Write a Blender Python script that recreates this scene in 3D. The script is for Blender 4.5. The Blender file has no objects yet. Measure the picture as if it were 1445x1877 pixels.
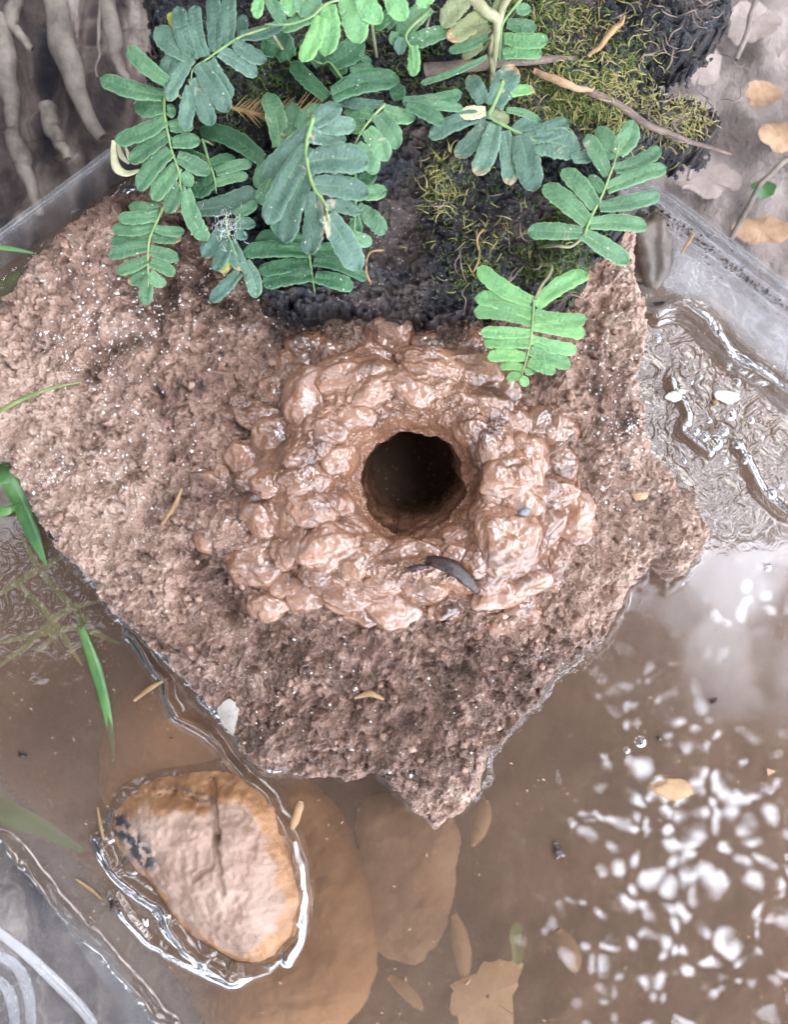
import bpy, math, random
import numpy as np
from mathutils import Vector
random.seed(7); RNG = np.random.default_rng(11)
C = bpy.context.scene

# ------------------------------------------------------------------ camera, sky, sun, exposure
S = 0.3 / 1445.0            # metres per photo pixel on the water surface
CX, CY, H = 722.5, 938.5, 0.45
cam_d = bpy.data.cameras.new('camera'); cam = bpy.data.objects.new('camera', cam_d)
C.collection.objects.link(cam); C.camera = cam
cam.location = (0, 0, H)
cam_d.sensor_fit = 'VERTICAL'; cam_d.sensor_height = 24
cam_d.angle = 2 * math.atan(1877 * S / 2 / H)
cam_d.clip_start = 0.01; cam_d.clip_end = 50
cam_d.dof.use_dof = True; cam_d.dof.focus_distance = 0.412; cam_d.dof.aperture_fstop = 8.5

def nn(nt, typ, **kw):
    n = nt.nodes.new(typ)
    for k, v in kw.items():
        if k in n.inputs.keys(): n.inputs[k].default_value = v
        else: setattr(n, k, v)
    return n
def math_(nt, op, a, b=None, clamp=False):
    n = nt.nodes.new('ShaderNodeMath'); n.operation = op; n.use_clamp = clamp
    for i, v in enumerate((a, b)):
        if v is None: continue
        if isinstance(v, (int, float)): n.inputs[i].default_value = v
        else: nt.links.new(v, n.inputs[i])
    return n.outputs[0]
def ramp(nt, fac, stops, interp='LINEAR'):
    n = nt.nodes.new('ShaderNodeValToRGB'); n.color_ramp.interpolation = interp
    el = n.color_ramp.elements
    while len(el) < len(stops): el.new(0.5)
    for e, (p, c) in zip(el, stops):
        e.position = p; e.color = (c, c, c, 1) if isinstance(c, (int, float)) else (*c, 1)
    nt.links.new(fac, n.inputs[0]); return n.outputs[0]
def mixc(nt, fac, a, b, blend='MIX'):
    n = nt.nodes.new('ShaderNodeMix'); n.data_type = 'RGBA'; n.blend_type = blend
    for i, v in ((0, fac), (6, a), (7, b)):
        if isinstance(v, (int, float)): n.inputs[i].default_value = v
        elif isinstance(v, tuple): n.inputs[i].default_value = (*v, 1)
        else: nt.links.new(v, n.inputs[i])
    return n.outputs[2]

SUN_EL, SUN_AZ = math.radians(62), math.radians(60)
world = bpy.data.worlds.new('World'); C.world = world; world.use_nodes = True
nt = world.node_tree; nt.nodes.clear()
out = nn(nt, 'ShaderNodeOutputWorld'); bg = nn(nt, 'ShaderNodeBackground'); bg.inputs[1].default_value = 0.1
sky = nn(nt, 'ShaderNodeTexSky'); sky.sky_type = 'NISHITA'; sky.sun_disc = False
sky.sun_elevation = SUN_EL; sky.sun_rotation = SUN_AZ
tc = nn(nt, 'ShaderNodeTexCoord')
# white cloud light above a leafy canopy: bright gaps between darker leaves
n1 = nn(nt, 'ShaderNodeTexNoise', Scale=3.2, Detail=3.0, Roughness=0.6); nt.links.new(tc.outputs['Generated'], n1.inputs[0])
sep = nn(nt, 'ShaderNodeSeparateXYZ'); nt.links.new(tc.outputs['Generated'], sep.inputs[0])
bias = math_(nt, 'ADD', math_(nt, 'MULTIPLY', sep.outputs[0], 0.10), math_(nt, 'MULTIPLY', sep.outputs[1], -0.10))
def opening(px, py, r0, r1, amp):   # a canopy hole, mirrored in water at this spot; side ones are added
    v = Vector(((px - CX) * S, -(py - CY) * S, H)).normalized()
    d = nt.nodes.new('ShaderNodeVectorMath'); d.operation = 'DISTANCE'; nt.links.new(tc.outputs['Generated'], d.inputs[0]); d.inputs[1].default_value = v
    return math_(nt, 'MULTIPLY', ramp(nt, d.outputs['Value'], [(r0, 1.0), (r1, 0.0)]), amp)
open_ = math_(nt, 'ADD', math_(nt, 'ADD', math_(nt, 'MULTIPLY', n1.outputs[0], 0.62), 0.15), math_(nt, 'ADD', bias, ramp(nt, sep.outputs[2], [(0.60, 0.10), (0.86, 0.0)])))  # more gaps added low in the sky, for light and glints
for args in [(1370, 1700, .02, .19, .115), (1165, 1370, .02, .11, .10), (1385, 1130, .01, .07, .12), (1240, 1600, .01, .09, .10), (290, 1780, .01, .05, .12)]:
    open_ = math_(nt, 'ADD', open_, opening(*args))
n3 = nn(nt, 'ShaderNodeTexNoise', Scale=16.0, Detail=2.0); nt.links.new(tc.outputs['Generated'], n3.inputs[0])
warp = nn(nt, 'ShaderNodeMixRGB', blend_type='ADD'); warp.inputs[0].default_value = 0.015
nt.links.new(tc.outputs['Generated'], warp.inputs[1]); nt.links.new(n3.outputs[1], warp.inputs[2])
vo = nn(nt, 'ShaderNodeTexVoronoi', Scale=92.0, Randomness=1.0); nt.links.new(warp.outputs[0], vo.inputs[0])
thr = math_(nt, 'MULTIPLY', math_(nt, 'SUBTRACT', open_, 0.50), 2.6)
spots = math_(nt, 'SUBTRACT', math_(nt, 'MINIMUM', thr, 0.40), vo.outputs['Distance'])
gap = ramp(nt, spots, [(0.0, 0.0), (0.06, 1.0)])
veil = ramp(nt, n1.outputs[0], [(0.30, 0.0), (0.85, 1.0)])
n4 = nn(nt, 'ShaderNodeTexNoise', Scale=9.0, Detail=4.0); nt.links.new(tc.outputs['Generated'], n4.inputs[0])
leafd = ramp(nt, n4.outputs[0], [(0.35, 0.55), (0.65, 1.3)])
pale = math_(nt, 'ADD', opening(1360, 780, .08, .25, 20.0), opening(1480, 1040, .04, .15, 14.0))
pale = math_(nt, 'MULTIPLY', math_(nt, 'ADD', pale, math_(nt, 'ADD', opening(120, 1800, .05, .2, 5.0), opening(30, 985, .02, .09, 11.0))), ramp(nt, n3.outputs[0], [(0.35, 0.2), (0.6, 1.3)]))
lvl = math_(nt, 'ADD', math_(nt, 'MULTIPLY', math_(nt, 'ADD', math_(nt, 'MULTIPLY', veil, 0.28), 0.11), leafd), math_(nt, 'MULTIPLY', gap, 70.0))
lvl = math_(nt, 'ADD', lvl, pale)
side = None  # added bright sky patches, out of view, for side light and mud glints
for px_, py_, r_, a_ in [(1950, -300, .28, 17), (-600, -250, .26, 16), (2300, 1500, .22, 12), (100, 2900, .24, 11), (900, -1000, .26, 18), (-1500, 1500, .24, 11), (1700, 2700, .2, 11)]:
    o2 = opening(px_, py_, r_ * .55, r_, a_); side = o2 if side is None else math_(nt, 'ADD', side, o2)
side = math_(nt, 'MULTIPLY', side, ramp(nt, n3.outputs[0], [(0.42, 0.0), (0.52, 1.0)]))
lvl = math_(nt, 'ADD', lvl, side)
cloud = mixc(nt, 0.80, sky.outputs[0], (6.8, 7.15, 8.0))
mulc = nn(nt, 'ShaderNodeVectorMath', operation='SCALE'); nt.links.new(cloud, mulc.inputs[0]); nt.links.new(lvl, mulc.inputs['Scale'])
nt.links.new(mulc.outputs[0], bg.inputs[0]); nt.links.new(bg.outputs[0], out.inputs[0])
world.cycles.sampling_method = 'MANUAL'; world.cycles.sample_map_resolution = 2048

sl = bpy.data.lights.new('sun', 'SUN'); sl.energy = 1.15; sl.angle = math.radians(14); sl.color = (1, 0.97, 0.93)
so = bpy.data.objects.new('sun', sl); C.collection.objects.link(so)
sd = Vector((math.cos(SUN_EL) * math.sin(SUN_AZ), math.cos(SUN_EL) * math.cos(SUN_AZ), math.sin(SUN_EL)))
so.rotation_euler = sd.to_track_quat('Z', 'Y').to_euler()
vs = C.view_settings; vs.view_transform = 'Standard'; vs.look = 'None'; vs.gamma = 1; vs.exposure = -0.36
C.cycles.use_denoising = True
C.cycles.max_bounces = 8; C.cycles.transparent_max_bounces = 12; C.cycles.caustics_reflective = False; C.cycles.caustics_refractive = False
C.cycles.sample_clamp_indirect = 4

# ------------------------------------------------------------------ helpers
def K(z): return (H - z) / H
def W(px, py, z): k = K(z) * S; return ((px - CX) * k, -(py - CY) * k, z)
CROP = {'A': (170, 0, 4.129), 'B': (170, 200, 4.129), 'C': (420, 0, 4.129), 'D': (420, 200, 4.129),
        'E': (680, 0, 4.129), 'F': (850, 180, 3.6125), 'G': (830, 450, 4.817), 'H': (480, 0, 3.6125), 'M': (350, 550, 1.927), 'P': (0, 0, 1.0)}

_perm = RNG.permutation(512).astype(np.int64); _perm = np.concatenate([_perm, _perm, _perm])
_g = RNG.normal(size=(512, 3)); _g /= np.linalg.norm(_g, axis=1)[:, None]
def perlin(x, y, z=0.0):
    x, y, z = np.broadcast_arrays(np.asarray(x, float), np.asarray(y, float), np.asarray(z, float))
    xi, yi, zi = np.floor(x).astype(np.int64), np.floor(y).astype(np.int64), np.floor(z).astype(np.int64)
    xf, yf, zf = x - xi, y - yi, z - zi
    u, v, w = (t * t * t * (t * (t * 6 - 15) + 10) for t in (xf, yf, zf))
    r = 0
    for a in (0, 1):
        for b in (0, 1):
            for c in (0, 1):
                h = _perm[(_perm[(_perm[(xi + a) & 511] + yi + b) & 511] + zi + c) & 511]
                g = _g[h]
                d = g[..., 0] * (xf - a) + g[..., 1] * (yf - b) + g[..., 2] * (zf - c)
                r = r + d * (u if a else 1 - u) * (v if b else 1 - v) * (w if c else 1 - w)
    return r
def fbm(x, y, z=0.0, oct=4, gain=0.5, ridged=False):
    r, a, f = 0, 1.0, 1.0
    for i in range(oct):
        n = perlin(x * f + 17.3 * i, y * f - 9.1 * i, z * f)
        r = r + a * ((0.35 - np.abs(n)) if ridged else n); a *= gain; f *= 2.03
    return r
def worley(x, y):
    xi, yi = np.floor(x).astype(np.int64), np.floor(y).astype(np.int64)
    best = np.full(x.shape, 9.0); sec = np.full(x.shape, 9.0)
    for a in (-1, 0, 1):
        for b in (-1, 0, 1):
            h = _perm[(_perm[(xi + a) & 511] + yi + b) & 511]
            fx = xi + a + (h * 0.6180339) % 1.0; fy = yi + b + (h * 0.7548776) % 1.0
            d = np.hypot(x - fx, y - fy)
            sec = np.minimum(sec, np.maximum(best, d)); best = np.minimum(best, d)
    return best, sec
def sdf(poly, x, y):
    """positive inside"""
    P = np.array(poly, float); d = np.full(x.shape, 1e9); ins = np.zeros(x.shape, bool)
    for i in range(len(P)):
        ax, ay = P[i - 1]; bx, by = P[i]
        ex, ey = bx - ax, by - ay; wx, wy = x - ax, y - ay
        t = np.clip((wx * ex + wy * ey) / (ex * ex + ey * ey + 1e-9), 0, 1)
        d = np.minimum(d, (wx - ex * t) ** 2 + (wy - ey * t) ** 2)
        c = ((ay <= y) & (by > y)) | ((by <= y) & (ay > y))
        ins ^= c & (x < ax + (y - ay) / (by - ay + 1e-12) * ex)
    d = np.sqrt(d); return np.where(ins, d, -d)
def linedist(pts, x, y):
    d = np.full(x.shape, 1e9)
    for (ax, ay), (bx, by) in zip(pts, pts[1:]):
        ex, ey = bx - ax, by - ay
        t = np.clip(((x - ax) * ex + (y - ay) * ey) / (ex * ex + ey * ey + 1e-9), 0, 1)
        d = np.minimum(d, np.hypot(x - ax - ex * t, y - ay - ey * t))
    return d
def sstep(a, b, x): t = np.clip((x - a) / (b - a), 0, 1); return t * t * (3 - 2 * t)

def link(name, me, m, parent=None):
    if m: me.materials.append(m)
    o = bpy.data.objects.new(name, me); C.collection.objects.link(o)
    if parent is not None:
        o.parent = parent
        me.transform(__import__('mathutils').Matrix.Translation(-parent.location) if parent.type == 'EMPTY' else
                     __import__('mathutils').Matrix.Translation(-(parent.parent.location if parent.parent else Vector())))
    return o
def mesh(name, V, F, m=None, parent=None, attrs=None, smooth=True):
    """V (n,3), F (k,3|4) array"""
    V = np.asarray(V, np.float32); F = np.asarray(F, np.int32)
    me = bpy.data.meshes.new(name); n = F.shape[1]
    me.vertices.add(len(V)); me.vertices.foreach_set('co', V.ravel())
    me.loops.add(F.size); me.loops.foreach_set('vertex_index', F.ravel())
    me.polygons.add(len(F)); me.polygons.foreach_set('loop_start', np.arange(0, F.size, n, dtype=np.int32))
    try: me.polygons.foreach_set('loop_total', np.full(len(F), n, np.int32))
    except Exception: pass
    me.update(calc_edges=True)
    me.polygons.foreach_set('use_smooth', np.full(len(F), smooth))
    for k, v in (attrs or {}).items():
        a = me.attributes.new(k, 'FLOAT', 'POINT'); a.data.foreach_set('value', np.asarray(v, np.float32).ravel())
    me.validate()
    return link(name, me, m, parent)
def tag(o, label=None, cat=None, group=None, kind=None):
    for k, v in (('label', label), ('category', cat), ('group', group), ('kind', kind)):
        if v: o[k] = v
    return o
def empty(name, loc, label, cat, group=None):
    o = bpy.data.objects.new(name, None); C.collection.objects.link(o); o.location = loc; o.empty_display_size = 0.01
    return tag(o, label, cat, group)
def grid_faces(ny, nx, keep=None, wrap=False):
    I = np.arange(ny * nx).reshape(ny, nx)
    if wrap: I = np.concatenate([I, I[:, :1]], 1)
    F = np.stack([I[:-1, :-1], I[1:, :-1], I[1:, 1:], I[:-1, 1:]], -1)
    if keep is not None: F = F[keep[:-1, :-1] & keep[1:, :-1] & keep[1:, 1:] & keep[:-1, 1:]]
    return F.reshape(-1, 4)
def compact(V, F, attrs):
    used = np.zeros(len(V), bool); used[F.ravel()] = True
    idx = np.cumsum(used) - 1
    return V[used], idx[F], {k: np.asarray(v).ravel()[used] for k, v in attrs.items()}
class MB:
    def __init__(s): s.V = []; s.F = []; s.n = 0; s.A = []
    def add(s, V, F, a=0.0):
        V = np.asarray(V, float); F = np.asarray(F)
        if F.shape[1] == 3: F = np.concatenate([F, F[:, 2:3]], 1)
        s.V.append(V); s.F.append(F + s.n); s.n += len(V); s.A.append(np.broadcast_to(np.asarray(a, float), (len(V),)))
    def tube(s, pts, rad, sides=6, a=0.0, flat=1.0):
        P = np.array(pts, float); n = len(P)
        R = np.full(n, rad) if np.isscalar(rad) else np.interp(np.linspace(0, 1, n), np.linspace(0, 1, len(rad)), rad)
        T = np.gradient(P, axis=0); T /= np.linalg.norm(T, axis=1)[:, None] + 1e-12
        up = np.array([0, 0, 1.0]); Sd = np.cross(T, up); l = np.linalg.norm(Sd, axis=1)[:, None]
        Sd = np.where(l > 1e-3, Sd / (l + 1e-12), [1, 0, 0]); Un = np.cross(Sd, T)
        th = np.linspace(0, 2 * math.pi, sides, endpoint=False)
        V = P[:, None] + R[:, None, None] * (np.cos(th)[None, :, None] * Sd[:, None] + flat * np.sin(th)[None, :, None] * Un[:, None])
        F = grid_faces(n, sides, wrap=True)
        b = n * sides
        V = np.concatenate([V.reshape(-1, 3), P[:1] - T[:1] * R[0] * .5, P[-1:] + T[-1:] * R[-1] * .5])
        cap = [[b, (i + 1) % sides, i, i] for i in range(sides)] + [[b + 1, b - sides + i, b - sides + (i + 1) % sides, b - sides + (i + 1) % sides] for i in range(sides)]
        s.add(V, np.concatenate([F, np.array(cap)]), a)
    def build(s, name, m, parent=None, smooth=True):
        V = np.concatenate(s.V); F = np.concatenate(s.F)
        me = bpy.data.meshes.new(name)
        me.from_pydata(V.tolist(), [], [tuple(f) if f[2] != f[3] else tuple(f[:3]) for f in F.tolist()])
        me.update(); me.polygons.foreach_set('use_smooth', np.full(len(me.polygons), smooth))
        at = me.attributes.new('a', 'FLOAT', 'POINT'); at.data.foreach_set('value', np.concatenate(s.A).astype(np.float32))
        return link(name, me, m, parent)
def spline(pts, n=12):
    P = np.array(pts, float)
    if len(P) < 3: return np.array([P[0] + (P[-1] - P[0]) * t for t in np.linspace(0, 1, n)])
    t = np.linspace(0, len(P) - 1, n); out_ = []
    Q = np.concatenate([[2 * P[0] - P[1]], P, [2 * P[-1] - P[-2]]])
    for v in t:
        i = min(int(v), len(P) - 2); f = v - i; a, b, c, d = Q[i:i + 4]
        out_.append(0.5 * (2 * b + (c - a) * f + (2 * a - 5 * b + 4 * c - d) * f * f + (3 * b - a - 3 * c + d) * f ** 3))
    return np.array(out_)

# ------------------------------------------------------------------ materials
def mat(name): 
    m = bpy.data.materials.new(name); m.use_nodes = True; nt = m.node_tree
    b = nt.nodes['Principled BSDF']; return m, nt, b
def noise(nt, scale, detail=4, rough=0.55, vec=None, dist=0.0):
    n = nn(nt, 'ShaderNodeTexNoise', Scale=scale, Detail=detail, Roughness=rough, Distortion=dist)
    if vec is None:
        t = nn(nt, 'ShaderNodeNewGeometry'); vec = t.outputs['Position']
    nt.links.new(vec, n.inputs[0]); return n.outputs[0]
def bump(nt, b, h, dist, strength=1.0):
    n = nn(nt, 'ShaderNodeBump', Distance=dist, Strength=strength); nt.links.new(h, n.inputs['Height'])
    nt.links.new(n.outputs[0], b.inputs['Normal']); return n
def attr(nt, name):
    a = nn(nt, 'ShaderNodeAttribute'); a.attribute_name = name; return a.outputs['Fac']

def earth_mat(name, cols, scale=60, rlo=0.35, rhi=0.75, bscale=900, bdist=0.0006, speck=None, spec=0.5, coat=0.0):
    m, nt, b = mat(name)
    n = noise(nt, scale, 6, 0.65); c = ramp(nt, n, cols)
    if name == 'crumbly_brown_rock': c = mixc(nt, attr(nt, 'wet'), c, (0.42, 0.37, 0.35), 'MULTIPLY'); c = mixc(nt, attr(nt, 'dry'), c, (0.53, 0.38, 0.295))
    if speck:
        v = nn(nt, 'ShaderNodeTexVoronoi', Scale=speck[0]); g = nn(nt, 'ShaderNodeNewGeometry'); nt.links.new(g.outputs['Position'], v.inputs[0])
        n2 = noise(nt, scale * 0.5, 3); s = math_(nt, 'MULTIPLY', ramp(nt, v.outputs['Distance'], [(speck[1], 1.0), (speck[1] + 0.08, 0.0)]), ramp(nt, n2, [(0.45, 0.0), (0.6, 1.0)]))
        c = mixc(nt, s, c, speck[2])
    nt.links.new(c, b.inputs['Base Color'])
    nr = noise(nt, scale * 3, 3); nt.links.new(ramp(nt, nr, [(0.35, rlo), (0.65, rhi)]), b.inputs['Roughness'])
    b.inputs['Specular IOR Level'].default_value = spec; b.inputs['Coat Weight'].default_value = coat; b.inputs['Coat IOR'].default_value = 1.52; b.inputs['Coat Roughness'].default_value = 0.05
    hb = math_(nt, 'ADD', noise(nt, bscale, 5, 0.7), math_(nt, 'MULTIPLY', noise(nt, bscale * 0.3, 4, 0.6), 1.6))
    if name == 'crumbly_brown_rock': hb = math_(nt, 'ADD', noise(nt, 1100, 3, 0.6), math_(nt, 'MULTIPLY', noise(nt, 380, 2, 0.5), 1.3))
    if name == 'wet_mud': hb = math_(nt, 'ADD', noise(nt, 210, 2, 0.45), math_(nt, 'MULTIPLY', noise(nt, 560, 2, 0.4), 0.28))
    bn = bump(nt, b, hb, bdist); nt.links.new(bn.outputs[0], b.inputs['Coat Normal']); return m
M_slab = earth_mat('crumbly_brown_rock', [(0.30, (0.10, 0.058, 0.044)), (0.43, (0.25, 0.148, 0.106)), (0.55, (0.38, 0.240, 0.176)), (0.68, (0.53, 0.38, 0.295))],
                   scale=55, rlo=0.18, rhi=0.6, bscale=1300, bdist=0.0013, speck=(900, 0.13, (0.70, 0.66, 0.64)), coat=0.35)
M_mud = earth_mat('wet_mud', [(0.34, (0.085, 0.042, 0.027)), (0.46, (0.20, 0.100, 0.058)), (0.57, (0.275, 0.142, 0.084)), (0.68, (0.33, 0.21, 0.16))], scale=48, rlo=0.15, rhi=0.5, bscale=520, bdist=0.0011, coat=1.0)
M_bark = earth_mat('charred_wet_bark', [(0.36, (0.007, 0.008, 0.011)), (0.48, (0.022, 0.021, 0.025)), (0.56, (0.045, 0.030, 0.024)), (0.68, (0.10, 0.075, 0.065))],
                   scale=34, rlo=0.22, rhi=0.6, bscale=600, bdist=0.0012, speck=(500, 0.10, (0.35, 0.36, 0.4)), coat=0.2)
M_bed = earth_mat('brown_silt', [(0.3, (0.07, 0.043, 0.028)), (0.5, (0.12, 0.075, 0.048)), (0.7, (0.17, 0.105, 0.068))], scale=14, rlo=0.8, rhi=0.95, bscale=400, bdist=0.0005, speck=(330, 0.10, (0.45, 0.33, 0.2)), spec=0.2)
M_cobble_sub = earth_mat('silted_stone', [(0.3, (0.22, 0.125, 0.07)), (0.5, (0.33, 0.20, 0.12)), (0.7, (0.42, 0.27, 0.17))], scale=22, rlo=0.7, rhi=0.9, bscale=300, bdist=0.0004, speck=(260, 0.16, (0.62, 0.38, 0.15)), spec=0.2)
M_orange = earth_mat('orange_sunk_stone', [(0.3, (0.24, 0.12, 0.055)), (0.5, (0.38, 0.20, 0.095)), (0.7, (0.46, 0.27, 0.14))], scale=16, rlo=0.7, rhi=0.9, bscale=300, bdist=0.0003, spec=0.2)
M_soil = earth_mat('leaf_litter_soil', [(0.28, (0.015, 0.015, 0.018)), (0.42, (0.07, 0.052, 0.045)), (0.55, (0.17, 0.13, 0.11)), (0.75, (0.36, 0.30, 0.26))], scale=42, rlo=0.6, rhi=0.9, bscale=120, bdist=0.003, spec=0.3)
M_stick = earth_mat('soaked_stick', [(0.3, (0.24, 0.14, 0.075)), (0.6, (0.42, 0.27, 0.155))], scale=60, rlo=0.6, rhi=0.9, bscale=500, bdist=0.0003, spec=0.2)
M_root = earth_mat('pale_root', [(0.3, (0.07, 0.055, 0.045)), (0.6, (0.26, 0.215, 0.175))], scale=60, rlo=0.5, rhi=0.8, bscale=500, bdist=0.0005)
M_twig = earth_mat('brown_twig', [(0.3, (0.08, 0.055, 0.045)), (0.6, (0.25, 0.18, 0.14))], scale=120, rlo=0.5, rhi=0.8, bscale=900, bdist=0.0004)
M_straw = earth_mat('straw', [(0.3, (0.20, 0.11, 0.045)), (0.6, (0.34, 0.22, 0.10))], scale=150, rlo=0.5, rhi=0.7, bscale=900, bdist=0.0001)
M_grey = earth_mat('grey_flake', [(0.3, (0.20, 0.18, 0.15)), (0.6, (0.32, 0.29, 0.25))], scale=150, rlo=0.4, rhi=0.6, bscale=900, bdist=0.0002)
M_slate = earth_mat('blue_grey_pebble', [(0.3, (0.08, 0.09, 0.10)), (0.6, (0.17, 0.19, 0.2))], scale=150, rlo=0.25, rhi=0.4, bscale=900, bdist=0.0002)
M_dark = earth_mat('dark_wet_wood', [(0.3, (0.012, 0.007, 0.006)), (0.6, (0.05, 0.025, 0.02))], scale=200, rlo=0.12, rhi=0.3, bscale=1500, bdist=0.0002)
M_white = earth_mat('white_grit', [(0.3, (0.6, 0.58, 0.57)), (0.6, (0.85, 0.84, 0.83))], scale=400, rlo=0.3, rhi=0.5, bscale=900, bdist=0.0001)
M_deadleaf = earth_mat('dead_leaf', [(0.3, (0.20, 0.11, 0.06)), (0.6, (0.46, 0.29, 0.17))], scale=60, rlo=0.6, rhi=0.8, bscale=300, bdist=0.0005)

nt = M_soil.node_tree; b = nt.nodes['Principled BSDF']; old = b.inputs['Base Color'].links[0].from_socket
mp = nn(nt, 'ShaderNodeMapping'); g = nn(nt, 'ShaderNodeNewGeometry'); nt.links.new(g.outputs['Position'], mp.inputs[0]); mp.inputs['Scale'].default_value = (1, .28, 1); mp.inputs['Rotation'].default_value = (0, 0, -.25)
streak = ramp(nt, noise(nt, 60, 4, .55, vec=mp.outputs[0], dist=.8), [(0.30, (.012, .013, .018)), (0.45, (.07, .05, .045)), (0.58, (.16, .125, .105)), (0.68, (.36, .31, .26))])
sand = ramp(nt, noise(nt, 34, 5), [(0.3, (.17, .135, .12)), (0.5, (.30, .245, .22)), (0.7, (.40, .34, .31))])
nt.links.new(mixc(nt, attr(nt, 'sand'), streak, sand), b.inputs['Base Color'])
M_crumb = earth_mat('soil_crumb', [(0.3, (0.11, 0.058, 0.04)), (0.5, (0.30, 0.18, 0.125)), (0.7, (0.46, 0.31, 0.23))], scale=120, rlo=0.3, rhi=0.6, bscale=900, bdist=0.0005, coat=0.3)
M_litter = earth_mat('pale_litter', [(0.3, (0.22, 0.17, 0.14)), (0.6, (0.38, 0.31, 0.27))], scale=60, rlo=0.6, rhi=0.8, bscale=300, bdist=0.0005)
M_stone2 = earth_mat('dark_brown_stone', [(0.3, (0.05, 0.045, 0.04)), (0.6, (0.17, 0.135, 0.11))], scale=60, rlo=0.35, rhi=0.6, bscale=300, bdist=0.0004)
# emergent cobble: pale dry top, orange stained rim
m, nt, b = mat('pink_cobble'); M_cobble = m
rim = attr(nt, 'rim'); n = noise(nt, 30, 6, 0.6)
top = ramp(nt, n, [(0.3, (0.20, 0.12, 0.08)), (0.5, (0.31, 0.20, 0.145)), (0.7, (0.43, 0.31, 0.24))])
st = ramp(nt, noise(nt, 90, 5), [(0.35, (0.20, 0.09, 0.036)), (0.65, (0.38, 0.20, 0.09))])
r2 = math_(nt, 'ADD', rim, math_(nt, 'MULTIPLY', math_(nt, 'SUBTRACT', noise(nt, 55, 5), 0.5), 0.9), True)
c = mixc(nt, ramp(nt, r2, [(0.25, 0.0), (0.75, 1.0)]), top, st)
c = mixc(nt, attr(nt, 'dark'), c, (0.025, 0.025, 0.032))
nt.links.new(c, b.inputs['Base Color']); b.inputs['Roughness'].default_value = 0.45
bump(nt, b, math_(nt, 'ADD', noise(nt, 500, 5, 0.7), noise(nt, 120, 4)), 0.0006)

# fern tissue
def fern_mat(name, c1, c2, edge, vein, dam=0.5):
    m, nt, b = mat(name)
    n = noise(nt, 55, 4); c = mixc(nt, ramp(nt, n, [(0.35, 0.0), (0.65, 1.0)]), c1, c2)
    fine = noise(nt, 600, 3); c = mixc(nt, math_(nt, 'MULTIPLY', ramp(nt, fine, [(0.5, 0.0), (0.8, 1.0)]), 0.35), c, edge)
    c = mixc(nt, ramp(nt, attr(nt, 'rim'), [(0.80, 0.0), (1.0, 0.75)]), c, edge)
    c = mixc(nt, ramp(nt, attr(nt, 'vein'), [(0.3, 0.0), (1.0, 0.6)]), c, vein)
    lat = math_(nt, 'SINE', math_(nt, 'ADD', math_(nt, 'MULTIPLY', attr(nt, 'along'), 4.2), math_(nt, 'MULTIPLY', attr(nt, 'across'), -5.0)))
    lat = ramp(nt, math_(nt, 'ADD', lat, math_(nt, 'MULTIPLY', math_(nt, 'SUBTRACT', noise(nt, 300, 2), .5), 1.2)), [(0.55, 0.0), (1.0, 1.0)])
    c = mixc(nt, math_(nt, 'MULTIPLY', lat, 0.12), c, vein)
    patch = ramp(nt, noise(nt, 85, 5, 0.65, dist=1.5), [(0.63, 0.0), (0.69, dam)])
    c = mixc(nt, patch, c, (0.50, 0.40, 0.28))
    sp = nn(nt, 'ShaderNodeTexVoronoi', Scale=330); g = nn(nt, 'ShaderNodeNewGeometry'); nt.links.new(g.outputs['Position'], sp.inputs[0])
    c = mixc(nt, math_(nt, 'MULTIPLY', ramp(nt, sp.outputs['Distance'], [(0.07, 1.0), (0.12, 0.0)]), ramp(nt, noise(nt, 130, 2), [(0.5, 0.0), (0.55, 0.9)])), c, (0.7, 0.68, 0.62))
    c = mixc(nt, ramp(nt, attr(nt, 'brown'), [(0.4, 0.0), (0.7, 1.0)]), c, (0.42, 0.28, 0.15))
    oi = nn(nt, 'ShaderNodeObjectInfo'); c = mixc(nt, 1.0, c, ramp(nt, oi.outputs['Random'], [(0.0, (.72, .74, .70)), (0.5, (1.0, 1.0, 1.0)), (1.0, (1.22, 1.18, 1.1))]), 'MULTIPLY')
    nt.links.new(c, b.inputs['Base Color'])
    b.inputs['Roughness'].default_value = 0.42; b.inputs['Specular IOR Level'].default_value = 0.5
    bump(nt, b, math_(nt, 'ADD', noise(nt, 900, 4, 0.6), math_(nt, 'ADD', math_(nt, 'MULTIPLY', noise(nt, 220, 3), 1.8), math_(nt, 'MULTIPLY', lat, -.12))), 0.00050)
    tr = nn(nt, 'ShaderNodeBsdfTranslucent'); nt.links.new(c, tr.inputs[0])
    mx = nn(nt, 'ShaderNodeMixShader'); mx.inputs[0].default_value = 0.22
    nt.links.new(b.outputs[0], mx.inputs[1]); nt.links.new(tr.outputs[0], mx.inputs[2])
    nt.links.new(mx.outputs[0], nt.nodes['Material Output'].inputs[0]); return m
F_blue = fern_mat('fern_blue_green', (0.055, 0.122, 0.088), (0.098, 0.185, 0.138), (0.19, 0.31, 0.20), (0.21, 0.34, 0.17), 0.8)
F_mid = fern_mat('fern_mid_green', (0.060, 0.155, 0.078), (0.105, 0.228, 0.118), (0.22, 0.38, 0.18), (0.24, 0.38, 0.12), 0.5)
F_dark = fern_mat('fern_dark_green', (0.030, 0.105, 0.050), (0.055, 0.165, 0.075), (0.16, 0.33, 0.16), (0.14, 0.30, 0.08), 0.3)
F_light = fern_mat('fern_light_green', (0.120, 0.30, 0.125), (0.165, 0.37, 0.13), (0.30, 0.50, 0.18), (0.30, 0.46, 0.12), 0.1)
F_olive = fern_mat('fern_pale_underside', (0.16, 0.20, 0.09), (0.26, 0.30, 0.15), (0.36, 0.38, 0.2), (0.35, 0.33, 0.15), 0.4)
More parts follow.
